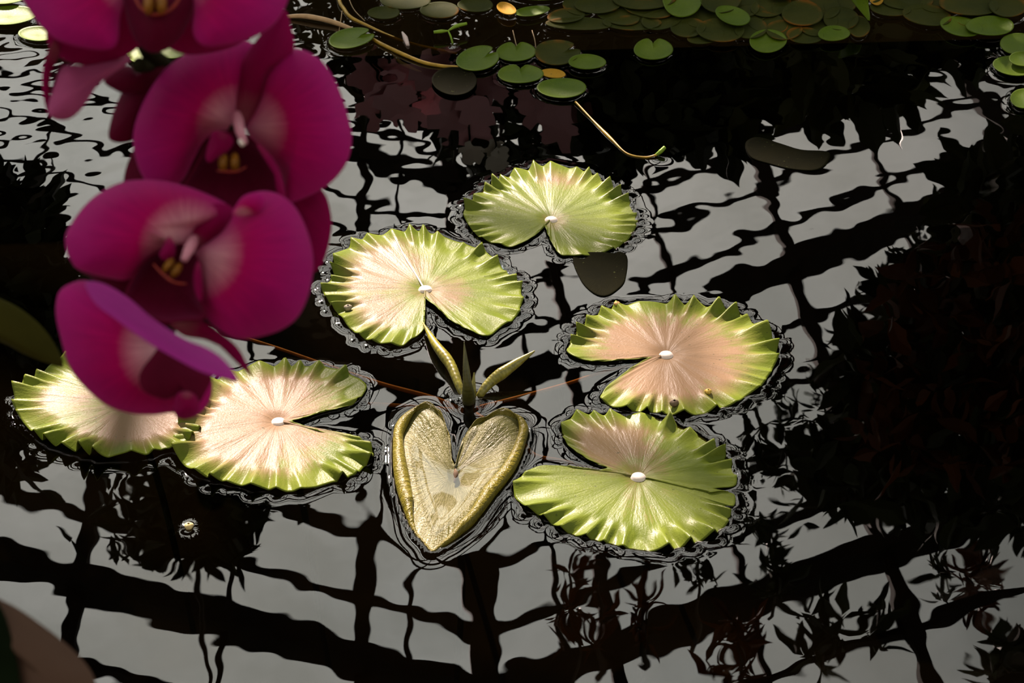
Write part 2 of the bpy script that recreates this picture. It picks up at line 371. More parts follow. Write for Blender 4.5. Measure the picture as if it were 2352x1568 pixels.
# ------------------------------------------------------------------ floating leaves
PADS = []          # (outline xy, lift along the rim, centre xy, radius): the water is drawn up to these rims
def lily_pad(label, center, outline, notch, teeth, z0=.003, amp=.006, sheen_tan=(), slope=(0, 0), fold=None, material=None, cup=.0, flip=0, nn=440, group=None):
    """outline in photo px (measured), notch = px points that stay smooth; built at its place on the water"""
    c = at(*center)[:2]
    O = catmull(np.array([at(*p)[:2] for p in outline]), nn)
    npx = np.array([at(*p)[:2] for p in notch]) if notch else np.zeros((0, 2))
    d = O-c; Rm = np.linalg.norm(d, axis=1).mean(); s = np.linspace(0, 1, nn, endpoint=False)
    sm = np.ones(nn)
    if len(npx): sm = np.clip(np.min(np.linalg.norm(O[:, None]-npx[None], axis=2), axis=1)/.045, 0, 1)**1.5
    ph = teeth*s + .28*np.sin(2*np.pi*s*5+teeth) + .18*np.sin(2*np.pi*s*11+1)
    fr_ = ph-np.floor(ph)
    wv = np.where(fr_ < .38, fr_/.38, (1-fr_)/.62)          # asymmetric ridge per tooth
    wv = wv**1.4
    tr_ = np.random.default_rng(teeth*7); kk = np.floor(ph).astype(int) % teeth
    wv = wv*tr_.uniform(.35, 1.15, teeth)[kk]
    big = .85+.35*np.sin(2*np.pi*s*3+teeth)
    O2 = c + d*(1+(.035*(wv-.4)*sm)[:, None])
    es = np.r_[np.linspace(.03, .6, 12), np.linspace(.64, 1, 17)]
    G = np.zeros((len(es), nn, 3)); eA = []; lift = None
    for i, e in enumerate(es):
        q = np.clip((e-.66)/.34, 0, 1); q = q*q*(3-2*q)
        P = c + (O2-c)*e
        z = z0 + 1.9*amp*q*sm*big*(1.15*wv-.40) + cup*e*e + .0008*(1-sm)*q
        z = z + slope[0]*(P[:, 0]-c[0]) + slope[1]*(P[:, 1]-c[1])
        if fold:
            f0, f1 = at(*fold[0])[:2], at(*fold[1])[:2]; t = (f1-f0)/np.linalg.norm(f1-f0); n = np.array([-t[1], t[0]])
            dd = (P-f0)@n; z = z + np.where(dd > 0, fold[2]*dd, -fold[3]*dd)
        # shallow dip where the stalk is attached, and the radial swell of the main veins
        z = z - .004*np.exp(-(e/.10)**2) + .0004*np.sin(2*np.pi*s*17+2*np.sin(2*np.pi*s*3))*np.clip(e*1.6, 0, 1)*(1-q)
        G[i, :, :2] = P; G[i, :, 2] = z; eA.append(np.full(nn, e))
    G[:, :, 2] = np.maximum(G[:, :, 2], z0-.0045)
    me = rings_mesh('lily_pad', G, center=(c[0], c[1], G[0, :, 2].mean()))
    attr(me, 'e', np.r_[np.concatenate(eA), 0]); attr(me, 'a', np.r_[np.tile(np.sin(2*np.pi*s)*0+s*4, len(es)), 0])
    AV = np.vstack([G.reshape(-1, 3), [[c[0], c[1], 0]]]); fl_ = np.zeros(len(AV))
    for (fx, fy, fr, fa) in sheen_tan:
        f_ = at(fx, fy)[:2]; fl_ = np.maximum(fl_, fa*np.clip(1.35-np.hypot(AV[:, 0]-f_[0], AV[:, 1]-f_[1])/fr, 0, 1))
    attr(me, 'sheen_tan', np.clip(fl_, 0, 1))  # where the painted sun sheen lies on the blade
    o = link('lily_pad', me, mat=material or M_PAD); thicken(o, .0012, -1)
    tag(o, label, 'lily pad', group or 'large lily pads with toothed rims')
    # pale leaf centre above the stalk, and the stalk going down into the dark
    th = np.linspace(0, 2*np.pi, 16, endpoint=False); rr = .0088
    K = np.array([[[c[0]+rr*q*np.cos(a)*1.1, c[1]+rr*q*np.sin(a), z0-.0025+.0040*h] for a in th] for q, h in ((.35, 1.0), (.6, .93), (.85, .6), (1, 0))])
    k = link('leaf_centre', rings_mesh('leaf_centre', K, center=(c[0], c[1], z0+.0017)), o, mat=M_KNOB)
    k['label'] = 'pale shiny knob where the stalk joins'
    link('stalk', tube_mesh('stalk', [(c[0], c[1], z0-.003), (c[0]+.02, c[1]+.03, -.15), (c[0]+.03, c[1]+.10, -.46)], [.005, .004], 12, 8), o, mat=M_SPIKE)
    PADS.append((O2, (.35+.65*wv)*np.where(sm < .3, .6, 1.0), c, Rm))
    return o

P_T = [(1249,520),(1243,530),(1225,548),(1200,562),(1172,571),(1140,563),(1110,553),(1090,540),(1075,520),(1065,500),(1066,478),(1083,460),(1095,445),(1115,430),(1140,413),(1165,402),(1190,390),(1215,387),(1240,380),(1275,380),(1310,385),(1345,392),(1375,405),(1405,425),(1430,445),(1450,468),(1462,490),(1465,510),(1455,535),(1440,555),(1415,572),(1380,583),(1345,590),(1310,590),(1290,590),(1275,575),(1262,550),(1254,530)]
P_M = [(976,695),(975,720),(974,750),(970,770),(940,790),(920,800),(890,796),(850,788),(825,775),(800,755),(785,735),(765,712),(750,690),(738,668),(745,655),(762,640),(765,610),(775,590),(800,570),(820,555),(860,545),(905,537),(925,533),(960,531),(985,535),(1015,543),(1055,557),(1100,572),(1125,585),(1145,605),(1165,628),(1185,640),(1197,660),(1200,690),(1195,715),(1180,738),(1155,752),(1130,772),(1115,778),(1090,770),(1060,757),(1030,740),(1005,715),(985,700)]
P_UR = [(1488,827),(1460,830),(1420,832),(1385,835),(1350,833),(1320,825),(1303,812),(1303,795),(1318,770),(1335,750),(1365,725),(1395,710),(1440,700),(1490,695),(1540,696),(1600,698),(1650,706),(1690,715),(1720,728),(1745,752),(1770,772),(1785,795),(1786,820),(1780,845),(1765,870),(1745,895),(1715,912),(1690,930),(1660,938),(1625,950),(1590,955),(1550,955),(1520,950),(1480,948),(1440,945),(1405,935),(1380,920),(1382,908),(1397,890),(1420,872),(1450,850),(1475,835)]
P_LR = [(1395,1080),(1380,1072),(1350,1060),(1320,1040),(1300,1020),(1290,995),(1292,975),(1310,958),(1340,950),(1380,952),(1420,950),(1465,952),(1500,955),(1540,968),(1580,985),(1620,1005),(1650,1030),(1675,1055),(1690,1080),(1692,1100),(1688,1117),(1650,1124),(1624,1130),(1632,1136),(1660,1133),(1686,1138),(1690,1155),(1682,1166),(1664,1164),(1678,1185),(1670,1205),(1650,1225),(1620,1240),(1590,1250),(1550,1262),(1500,1267),(1450,1262),(1400,1250),(1350,1238),(1300,1225),(1270,1208),(1245,1190),(1215,1175),(1190,1155),(1178,1140),(1185,1110),(1200,1095),(1235,1078),(1280,1075),(1330,1080),(1370,1084)]
P_L2 = [(672,976),(700,968),(740,953),(790,940),(820,925),(845,892),(830,875),(790,855),(750,845),(700,843),(650,843),(600,848),(570,855),(540,862),(500,880),(470,910),(440,940),(415,975),(402,1010),(398,1040),(410,1065),(430,1085),(470,1105),(520,1118),(570,1128),(620,1132),(655,1135),(700,1130),(745,1118),(790,1105),(830,1085),(855,1055),(858,1040),(835,1015),(800,1003),(750,1000),(710,990),(690,983)]
P_L1 = [(170,850),(115,865),(80,890),(45,910),(35,935),(33,955),(50,985),(75,1010),(105,1030),(150,1045),(200,1058),(240,1065),(290,1062),(340,1058),(380,1045),(410,1040),(440,1020),(460,1000),(470,985),(466,965),(450,945),(440,915),(420,890),(380,872),(340,862),(318,905),(300,925),(285,900),(270,850),(220,845)]
lily_pad('large lily pad nearest the small pads, slit open towards the pad in front of it', (1266,506), P_T, [(1249,520),(1225,548),(1200,562),(1290,590),(1270,568),(1243,535)], 33, slope=(-.012, .0), amp=.007, sheen_tan=[(1285,400,.05,.9),(1275,510,.03,.6)])
mp_ = lily_pad('lily pad half tan, half green, split by a pale crease above the rolled shoots', (977,670), P_M, [(976,700),(974,740),(972,765),(1000,712),(1040,745),(1080,768)], 34, fold=((905,537),(977,670),-.03,-.012), material=M_PADM, z0=.006, amp=.007, sheen_tan=[(860,620,.085,1.0),(850,720,.07,.8),(1020,680,.05,.7),(905,560,.04,.6)])
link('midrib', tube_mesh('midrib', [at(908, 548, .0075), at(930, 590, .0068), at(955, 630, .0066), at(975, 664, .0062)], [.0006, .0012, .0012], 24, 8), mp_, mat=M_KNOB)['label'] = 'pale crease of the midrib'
lily_pad('tan lily pad with green rim and long narrow slit, touching the torn pad', (1530,818), P_UR, [(1488,827),(1440,832),(1390,835),(1340,832),(1465,840),(1430,864),(1400,888)], 31, slope=(.006, 0), material=M_PADT, z0=.004, amp=.008, sheen_tan=[(1535,830,.13,1.0),(1450,790,.08,.8)])
lily_pad('bright green lily pad beside the heart-shaped leaf, with a torn rim', (1466,1097), P_LR, [(1393,1080),(1350,1060),(1320,1040),(1350,1083),(1290,1075),(1235,1078),(1630,1132),(1660,1128)], 33, slope=(-.01, 0), amp=.009, sheen_tan=[(1390,1010,.075,.95),(1470,1060,.05,.6),(1480,1150,.06,.35)])
lily_pad('pale shining lily pad with its slit facing the heart-shaped leaf', (640,975), P_L2, [(672,976),(720,960),(780,942),(700,986),(760,1000),(810,1005)], 30, slope=(-.04, 0), amp=.009, z0=.006, material=M_PADT, sheen_tan=[(560,980,.13,1.0),(640,900,.08,.8)])
lily_pad('white glossy lily pad mostly under the lowest orchid bloom', (300,945), P_L1, [(300,925),(318,905),(285,900)], 28, slope=(-.05, 0), amp=.010, z0=.0125, material=M_PADT, sheen_tan=[(330,1000,.09,.9),(150,940,.06,.6)])

def small_pad(label, x, y, rx, ry, rot=0, m=None, notch=None, tilt=(0, 0), z=.003, cup=.004, group='small round floating leaves', name='floating_leaf', pts=None):
    nn = 56
    if pts is None:
        th = np.linspace(0, 2*np.pi, nn, endpoint=False)
        rad = 1+.03*np.sin(2*th+x)+.02*np.sin(3*th+y)
        if notch is not None:
            dth = np.abs((th-notch+np.pi) % (2*np.pi)-np.pi); rad = rad*(1-.55*np.exp(-(dth/.16)**2))
        ca, sa = math.cos(rot), math.sin(rot)
        px = x+rad*(rx*np.cos(th)*ca-ry*np.sin(th)*sa); py = y+rad*(rx*np.cos(th)*sa+ry*np.sin(th)*ca)
        O = np.array([at(a, b_)[:2] for a, b_ in zip(px, py)])
    else:
        O = catmull(np.array([at(*p)[:2] for p in pts]), nn); x, y = np.mean(pts, axis=0)
    c = at(x, y)[:2]; es = np.r_[np.linspace(.12, .85, 7), .93, 1]
    G = np.zeros((len(es), nn, 3))
    for i, e in enumerate(es):
        P = c+(O-c)*e; G[i, :, :2] = P
        G[i, :, 2] = z + cup*e**4 + tilt[0]*(P[:, 0]-c[0]) + tilt[1]*(P[:, 1]-c[1])
    s = np.linspace(0, 1, nn, endpoint=False)
    me = rings_mesh(name, G, center=(c[0], c[1], z))
    attr(me, 'e', np.r_[np.repeat(es, nn), 0]); attr(me, 'a', np.r_[np.tile(s*4, len(es)), 0])
    o = link(name, me, mat=m or M_SMALL); thicken(o, .0012, -1)
    tag(o, label, 'floating leaf', group)
    if m is not M_DARKLEAF: PADS.append((O, np.full(nn, .6), c, .03))
    return o
UPN = -math.pi/2
SP = [ # label, x, y, rx, ry, rot, material, notch angle, tilt, z
 ('pale green floating leaf alone between the orchids and the yellow runner', 807,96,52,23,-.08,M_SMALL,-.35,(.06,0),.004),
 ('green floating leaf at the end of the yellow runner, white knob on its rim', 1098,143,51,27,-.12,M_SMALL,-.5,(.05,0),.004),
 ('bright green floating leaf notched at the back, behind the one nearest the middle', 1185,126,46,22,0,M_SMALL,UPN,(0,0),.003),
 ('dull olive floating leaf, widest in the little cluster, with a nibbled edge', 1280,128,54,28,0,M_SMALLD,-.5,(0,0),.003),
 ('vivid yellow-green floating leaf on the outer side of the little cluster', 1348,152,43,17,.05,M_SMALL,None,(0,0),.005),
 ('shiny green floating leaf notched at the back, before the bright green one', 1195,177,51,22,.03,M_SMALL,UPN,(.04,0),.003),
 ('light green floating leaf where the thin runner with a sprout tip starts', 1290,211,55,23,.03,M_SMALL,None,(.02,0),.004),
 ('mustard yellow dying leaf wedged between two green floating leaves', 1270,175,28,10,.08,M_YEL,None,(0,0),.002),
 ('dim olive floating leaf, notched, alone in the dark water', 1500,120,46,24,0,M_SMALL,UPN,(0,0),.003),
 ('dim round floating leaf jutting furthest out of the shaded raft', 1763,103,43,26,0,M_SMALL,None,(0,0),.004),
 ('orange and yellow withered leaf on the green crescent-shaped leaf', 1163,33,22,13,.3,M_YEL,None,(0,0),.008),
 ('green crescent-shaped leaf beneath the withered orange one', 1222,34,40,12,-.12,M_SMALL,None,(0,-.05),.004),
 ('pale leaf rim cut by the top of the picture above the orange one', 1240,-8,72,20,0,M_SMALL,None,(0,0),.006),
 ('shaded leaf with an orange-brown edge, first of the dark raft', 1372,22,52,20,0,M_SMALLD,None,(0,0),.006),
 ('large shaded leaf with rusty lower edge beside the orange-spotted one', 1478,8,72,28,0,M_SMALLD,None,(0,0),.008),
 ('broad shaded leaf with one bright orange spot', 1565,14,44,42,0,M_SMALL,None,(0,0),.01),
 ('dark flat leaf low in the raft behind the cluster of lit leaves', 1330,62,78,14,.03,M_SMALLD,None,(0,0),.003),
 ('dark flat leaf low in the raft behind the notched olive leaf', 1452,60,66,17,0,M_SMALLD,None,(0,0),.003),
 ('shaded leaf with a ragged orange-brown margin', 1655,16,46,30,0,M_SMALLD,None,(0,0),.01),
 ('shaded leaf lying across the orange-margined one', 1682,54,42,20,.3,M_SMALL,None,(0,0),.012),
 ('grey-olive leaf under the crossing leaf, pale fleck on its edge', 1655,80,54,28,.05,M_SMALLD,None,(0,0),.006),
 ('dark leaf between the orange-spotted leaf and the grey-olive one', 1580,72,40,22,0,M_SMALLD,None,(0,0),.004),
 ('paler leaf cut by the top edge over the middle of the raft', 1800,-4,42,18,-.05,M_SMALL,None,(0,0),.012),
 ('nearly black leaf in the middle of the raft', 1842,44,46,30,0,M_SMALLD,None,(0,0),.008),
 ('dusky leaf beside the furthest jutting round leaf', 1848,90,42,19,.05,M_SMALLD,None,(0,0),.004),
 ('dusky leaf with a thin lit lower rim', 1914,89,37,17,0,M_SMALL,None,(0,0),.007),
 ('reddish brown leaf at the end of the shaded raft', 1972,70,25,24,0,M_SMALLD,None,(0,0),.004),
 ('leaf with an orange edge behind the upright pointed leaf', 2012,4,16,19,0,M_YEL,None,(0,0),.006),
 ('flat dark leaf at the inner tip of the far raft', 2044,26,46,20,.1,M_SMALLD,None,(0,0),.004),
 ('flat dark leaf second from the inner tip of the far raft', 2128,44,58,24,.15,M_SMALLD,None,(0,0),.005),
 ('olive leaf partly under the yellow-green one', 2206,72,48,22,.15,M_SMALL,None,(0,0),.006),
 ('yellow-green leaf with an orange tinge near the corner', 2272,74,56,22,.03,M_SMALL,None,(0,0),.009),
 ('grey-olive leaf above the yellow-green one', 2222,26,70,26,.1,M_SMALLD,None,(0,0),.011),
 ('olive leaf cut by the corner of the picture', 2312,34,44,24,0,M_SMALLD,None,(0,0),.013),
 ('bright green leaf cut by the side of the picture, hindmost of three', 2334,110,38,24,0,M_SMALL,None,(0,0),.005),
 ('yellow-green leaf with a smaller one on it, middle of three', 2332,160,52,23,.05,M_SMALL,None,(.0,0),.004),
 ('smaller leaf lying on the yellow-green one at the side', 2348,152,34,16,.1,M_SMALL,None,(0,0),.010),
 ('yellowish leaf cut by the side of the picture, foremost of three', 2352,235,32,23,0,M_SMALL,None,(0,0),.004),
 ('grey-green floating leaf cut by the corner beside the top orchid', 8,4,64,22,0,M_SMALL,None,(.05,0),.01),
 ('grey-green floating leaf below the corner one, beside the top orchid', 22,46,66,22,0,M_SMALL,None,(.04,0),.006),
 ('grey-green floating leaf half hidden by the top orchid petal', 88,86,44,17,0,M_SMALL,None,(.02,0),.004),
 ('light green leaf seen through the gap under the top orchid', 322,128,30,26,0,M_SMALL,None,(.03,0),.004),
 ('light green leaf seen behind the orchid stem', 398,128,42,18,0,M_SMALL,None,(.02,0),.006),
 ('dark green round leaf shape under the yellow runner', 1044,192,50,33,0,M_DARKLEAF,None,(0,0),.0015),
]
for (lb, x, y, rx, ry, rot, m, nt_, tl, z) in SP: small_pad(lb, x, y, rx, ry, rot, m, nt_, tl, z)
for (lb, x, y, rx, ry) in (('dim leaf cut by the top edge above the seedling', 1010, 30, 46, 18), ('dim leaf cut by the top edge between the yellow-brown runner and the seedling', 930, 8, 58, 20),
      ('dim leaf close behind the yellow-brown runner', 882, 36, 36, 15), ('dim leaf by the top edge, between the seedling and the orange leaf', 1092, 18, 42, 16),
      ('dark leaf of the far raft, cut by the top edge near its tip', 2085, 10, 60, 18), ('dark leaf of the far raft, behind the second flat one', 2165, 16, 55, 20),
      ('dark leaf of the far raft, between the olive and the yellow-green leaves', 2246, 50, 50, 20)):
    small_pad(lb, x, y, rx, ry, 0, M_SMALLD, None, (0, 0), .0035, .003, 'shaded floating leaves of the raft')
EX = [(1395,8,40,20),(1420,42,46,18),(1520,52,44,20),(1490,30,50,18),(1610,45,34,22),(1620,88,40,16),(1700,20,40,24),(1725,75,34,20),(1720,38,40,18),(1760,58,44,22),(1770,22,44,20),(1800,78,38,20),(1815,28,40,22),(1880,60,40,26),(1888,24,38,24),(1930,52,36,24),(1930,16,34,20),(1330,22,36,16),(1300,44,40,14)]
EXL = ['shaded leaf overlapping the first orange-edged leaf of the raft',
       'shaded leaf in front of the gap between the first two raft leaves',
       'shaded leaf in front of the rusty-edged and orange-spotted leaves',
       'shaded leaf half covering the large rusty-edged leaf',
       'shaded leaf between the orange-spotted and ragged-margined leaves',
       'low shaded leaf in front of the grey-olive one, towards the notched leaf',
       'shaded leaf beside the ragged-margined leaf, near the top edge',
       'shaded leaf between the grey-olive leaf and the round jutting one',
       'shaded leaf behind the round jutting one, next to the crossing leaf',
       'shaded leaf directly behind the round jutting one',
       'shaded leaf near the paler leaf cut by the top edge, towards the ragged-margined leaf',
       'shaded leaf squeezed between the round jutting leaf and the dusky one',
       'shaded leaf straight below the paler leaf cut by the top edge',
       'shaded leaf behind the dusky leaf with the thin lit rim',
       'shaded leaf near the top edge beside the nearly black one',
       'shaded leaf beside the reddish brown one, nearer the middle',
       'shaded leaf near the top edge beside the upright pointed leaf',
       'shaded leaf before the raft begins, near the top edge',
       'shaded leaf behind the dark flat leaf above the lit cluster']
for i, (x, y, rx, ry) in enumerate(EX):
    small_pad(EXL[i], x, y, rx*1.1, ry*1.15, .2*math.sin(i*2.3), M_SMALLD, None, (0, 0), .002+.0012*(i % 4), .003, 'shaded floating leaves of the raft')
small_pad('dark olive leaf shape touching the rim of the hindmost large pad', 0,0,0,0, m=M_DARKLEAF, z=.0012, cup=0, group='dark leaf shapes lying on the water',
          pts=[(1318,588),(1380,580),(1437,585),(1437,640),(1420,665),(1390,682),(1360,672),(1332,640)])
small_pad('long dark olive leaf shape lying alone among the reflected roof bars', 0,0,0,0, m=M_DARKLEAF, z=.0012, cup=0, group='dark leaf shapes lying on the water',
          pts=[(1712,330),(1740,316),(1790,330),(1840,345),(1902,350),(1900,375),(1875,392),(1820,390),(1770,378),(1725,362)])

# heart-shaped young leaf with rolled-up sides, a pool of water inside
HP = [(1046,1074),(1036,1058),(1035,1030),(1028,1005),(1015,975),(995,955),(976,947),(955,950),(928,963),(912,980),(905,1000),(903,1050),(905,1090),(912,1130),(925,1170),(945,1215),(970,1245),(992,1268),(1012,1260),(1040,1245),(1080,1215),(1110,1180),(1140,1140),(1165,1110),(1185,1080),(1200,1045),(1210,1010),(1213,990),(1205,975),(1188,967),(1150,964),(1110,977),(1080,1000),(1062,1030),(1053,1058)]
hc = at(1040, 1095)[:2]
nn = 360; O = catmull(np.array([at(*p)[:2] for p in HP]), nn); Opx = catmull(np.array(HP, float), nn)
# how strongly the side is rolled: none in the notch, full on both outer sides
notchd = np.min(np.linalg.norm(Opx[:, None]-np.array([(1040,1065),(1030,1010),(1000,960),(975,947),(1150,964),(1100,983),(1065,1025)])[None], axis=2), axis=1)
roll = np.clip(notchd/70, 0, 1); roll = roll*roll*(3-2*roll)
rad = np.linalg.norm(O-hc, axis=1)
tipw = np.clip(np.linalg.norm(Opx-np.array([992, 1268]), axis=1)/90, .25, 1)
prof = [(.10,-.004),(.25,-.004),(.4,-.0035),(.55,-.003),(.7,-.002),(.80,-.001)]
wid = np.minimum(.0092*tipw, rad*.25)
prof = [(e, z+.006) for e, z in prof]
G = []; E_ = []
for e, z in prof:
    back = np.clip((Opx[:, 1]*0+1100-Opx[:, 1])/140, 0, 1)*(1-roll)      # the two lobes rise out of the pool
    P = hc+(O-hc)*(e*(1-(wid*roll/rad)*.6))[:, None]
    G.append(np.c_[P, np.full(nn, z)+back*e*.017]); E_.append(e)
for k in range(15):                                                       # the roll: most of a turn, inwards
    t_ = k/14; ang = -math.pi*.5+t_*math.pi*1.55
    off = wid*(np.cos(ang)*.95)*roll; hz = (np.sin(ang)+1)*.5
    base = rad-wid*.95
    rr_ = np.where(roll > .02, base+off, rad-(1-t_)*.012*(1-roll))
    rr_ = base*roll + (rad-(1-t_)*.010)*(1-roll) + off
    back = np.clip((1100-Opx[:, 1])/140, 0, 1)*(1-roll)
    zz = roll*(-.003+hz*2*wid*.82) + (1-roll)*(-.004+.006*t_) + back*.017
    crimp = 1
    P = hc+(O-hc)/rad[:, None]*rr_[:, None]
    G.append(np.c_[P, zz*crimp]); E_.append(.8+.2*t_)
# fine crimps across the rolled rim
nb = len(prof)+3
me = rings_mesh('heart_leaf', np.array(G[:nb]), center=(hc[0], hc[1], .002))
attr(me, 'e', np.r_[np.repeat(E_[:nb], nn), 0]); attr(me, 'a', np.r_[np.tile(np.linspace(0, 4, nn), nb), 0])
ho = link('heart_leaf', me, mat=M_HEART); thicken(ho, .0012, 0)
me = rings_mesh('rolled_rim', np.array(G[nb-1:])); attr(me, 'a', np.tile(np.linspace(0, 4, nn), len(G)-nb+1)); attr(me, 'e', np.repeat(np.linspace(0, .4, len(G)-nb+1), nn))
rim_ = link('rolled_rim', me, ho, mat=M_RIM); thicken(rim_, .0012, 0); rim_['label'] = 'crimped olive rim rolled inwards'
pk = link('leaf_centre', tube_mesh('leaf_centre', [at(1046, 1078, .006), at(1047, 1092, .0085), at(1044, 1108, .006)], [.0015, .0035, .001], 12, 8), ho, mat=M_BARKMIX); pk['label'] = 'brown spot where the stalk joins'
tag(ho, 'olive heart-shaped young leaf with rolled-up rim holding a pool of water', 'leaf')
link('stalk', tube_mesh('stalk', [(hc[0], hc[1], -.010), (hc[0]+.01, hc[1]+.04, -.2), (hc[0], hc[1]+.10, -.46)], [.005, .004], 12, 8), ho, mat=M_SPIKE)
HEART = (O, roll, hc)
WP = [(1042,1086),(1010,1070),(970,1045),(948,1015),(940,1050),(950,1100),(958,1140),(975,1190),(990,1240),(998,1252),(1012,1240),(1045,1212),(1085,1165),(1115,1125),(1145,1090),(1155,1080),(1110,1085),(1075,1075),(1056,1080)]
wo_ = catmull(np.array([at(*p)[:2] for p in WP]), 90); wc = at(1035, 1130)[:2]
pool = link('water_pool', rings_mesh('water_pool', np.array([np.c_[wc+(wo_-wc)*e, np.full(90, z)] for e, z in ((.3,.0095),(.6,.0095),(.85,.0096),(.95,.0101),(1.0,.0112))]), center=(wc[0], wc[1], .0095)), ho, mat=M_FILM); pool.data.flip_normals()
pool['label'] = 'clear rain water held in the leaf'

# ------------------------------------------------------------------ shoots, runners, small floating bits
def tube(name, pts, rad, m, parent=None, n=60, sides=8): return link(name, tube_mesh(name, [at(*p) for p in pts], rad, n, sides), parent, mat=m)
b0 = at(1076, 932, -.02)
sh = empty('rolled_leaf_shoots', tuple(b0)); tag(sh, 'tuft of narrow rolled young leaves standing out of the water behind the heart-shaped leaf', 'water plant')
def rolled(pts, rad, m, lab):
    me = tube_mesh('rolled_leaf', [at(*p) for p in pts], rad, 90, 14)
    co = np.array([v.co[:] for v in me.vertices]).reshape(90, 14, 3)
    c_ = co.mean(axis=1, keepdims=True); k = 1+.03*np.sin(np.arange(90)*1.7)[:, None, None]*np.linspace(1, .3, 90)[:, None, None]+.12*np.sin(np.arange(14)/14*2*np.pi*2)[None, :, None]
    me.vertices.foreach_set('co', (c_+(co-c_)*k).ravel()); me.update()
    o = keep(link('rolled_leaf', me, mat=m), sh); o['label'] = lab; return o
rolled([(1074,935,-.01),(1056,890,.004),(1035,838,.010),(1000,790,.012),(972,742,.008)], [.004,.0066,.0085,.0055,.001], M_ROLL, 'gold-green rolled leaf pointing at the split pad')
rolled([(1080,945,-.02),(1076,905,.02),(1071,850,.05),(1066,785,.075)], [.0075,.0078,.0052,.0005], M_ROLLD, 'dark upright rolled leaf')
rolled([(1096,930,-.01),(1104,905,.004),(1128,876,.012),(1170,845,.022),(1228,806,.032)], [.0035,.0055,.0072,.005,.0009], M_ROLL, 'gold-green rolled leaf pointing outwards')
rolled([(1086,930,-.01),(1087,895,.012),(1089,855,.03)], [.0035,.004,.0008], M_ROLL, 'short rolled leaf')
def stem(name, label, pts, rad, m, cat='stem', group=None): return tag(tube(name, pts, rad, m), label, cat, group)
stem('underwater_shoot', 'rust stem under water from below the orchids to the rolled shoots', [(545,770,-.012),(640,800,-.012),(760,842,-.012),(880,882,-.015),(990,912,-.02),(1060,940,-.03)], [.0022,.0026,.0035], M_RUST, group='rust stems under water')
stem('underwater_shoot', 'rust stem under water from the shining pad to the rolled shoots', [(845,926,-.012),(930,932,-.015),(1000,938,-.02),(1062,944,-.03)], [.002,.003,.004], M_RUST, group='rust stems under water')
stem('underwater_shoot', 'rust stem under water leading to the slit of the torn green pad', [(1085,945,-.03),(1190,1010,-.015),(1230,1045,-.010),(1290,1058,-.010),(1390,1082,-.012)], [.003,.0025], M_RUST, group='rust stems under water')
stem('underwater_shoot', 'rust stem under water leading to the tan pad', [(1090,938,-.03),(1180,915,-.012),(1290,885,-.012),(1400,850,-.010),(1500,828,-.012)], [.003,.002], M_RUST, group='rust stems under water')
stem('runner', 'thick buff runner ending under the lone pale green leaf', [(640,40,.002),(690,37,.006),(730,42,.007),(775,54,.005),(830,76,.002)], [.003,.0048,.0045,.003], M_STEMP, 'runner', 'floating runners')
stem('runner', 'yellow runner passing in front of the lone pale green leaf', [(826,72,.001),(880,103,.003),(960,139,.003),(1010,151,.002),(1055,155,.002)], [.003,.0035,.003], M_STEMY, 'runner', 'floating runners')
stem('runner', 'yellow-brown runner curving in from the top edge', [(770,-60,.01),(779,0,.006),(790,20,.003),(803,37,.002),(833,54,.0),(925,94,-.003),(1050,123,-.004)], [.003,.0032,.0028,.002], M_STEMY, 'runner', 'floating runners')
r_ = stem('runner', 'thin runner with a bright sprout tip on the open water', [(1322,234,.003),(1370,285,.001),(1405,320,.001),(1440,352,.001),(1480,361,.001),(1508,356,.004)], [.0018,.0015,.0028,.0012,.0018], M_STEMY, 'runner', 'floating runners')
link('sprout_tip', tube_mesh('sprout_tip', [at(1505,357,.003), at(1516,349,.007), at(1527,338,.012)], [.0022,.0035,.0028], 14, 10), r_, mat=M_SPROUT)['label'] = 'bright green sprout tip'
for i, (lab, pts) in enumerate([
   ('fine brown root trailing from the top edge beside the yellow-brown runner', [(795,-20,.001),(812,20,.001),(838,48,.001)]),
   ('fine brown root reaching the lone pale green leaf', [(786,25,.001),(783,45,.001),(777,82,.001)]),
   ('fine root hair by the notch of the bright green leaf', [(1178,70,.002),(1184,95,.002),(1190,118,.002)]),
   ('brown root hairs beside the bright green leaf', [(1222,70,.002),(1228,90,.003),(1231,112,.002)])]):
    tag(tube('root_hair', pts, [.0009, .0006], M_ROOT, n=20, sides=6), lab, 'root', 'fine floating roots')
sp = empty('seedling', tuple(at(1040,105))); tag(sp, 'tiny two-leaved green seedling standing out of the dark water', 'seedling')
for nm, pts, rd, m in (('stem', [(1041,106,-.004),(1036,86,.008),(1030,72,.013)], [.0018,.0014], M_SPROUT),
                       ('seed_leaf', [(1031,71,.013),(1015,72,.014),(996,74,.013)], [.0012,.0035,.0026], M_SPROUT),
                       ('seed_leaf', [(1029,71,.013),(1048,60,.016),(1072,54,.017)], [.0012,.0038,.0026], M_SPROUT)):
    keep(tube(nm, pts, rd, m, n=20), sp)
tag(tube('petal_scrap', [(924,74,.002),(930,85,.003),(937,104,.002)], [.0015,.0045,.003], M_WHITE, n=16), 'pinkish white fallen petal scrap between the two runners', 'petal')
tag(tube('drifting_strand', [(898,120,-.006),(920,143,-.006),(945,156,-.008),(968,165,-.012)], [.0006,.003,.0035,.001], plain('pale_blade', (.30,.28,.2), .6, .1), n=24), 'pale narrow blade drifting under the yellow runner', 'leaf')
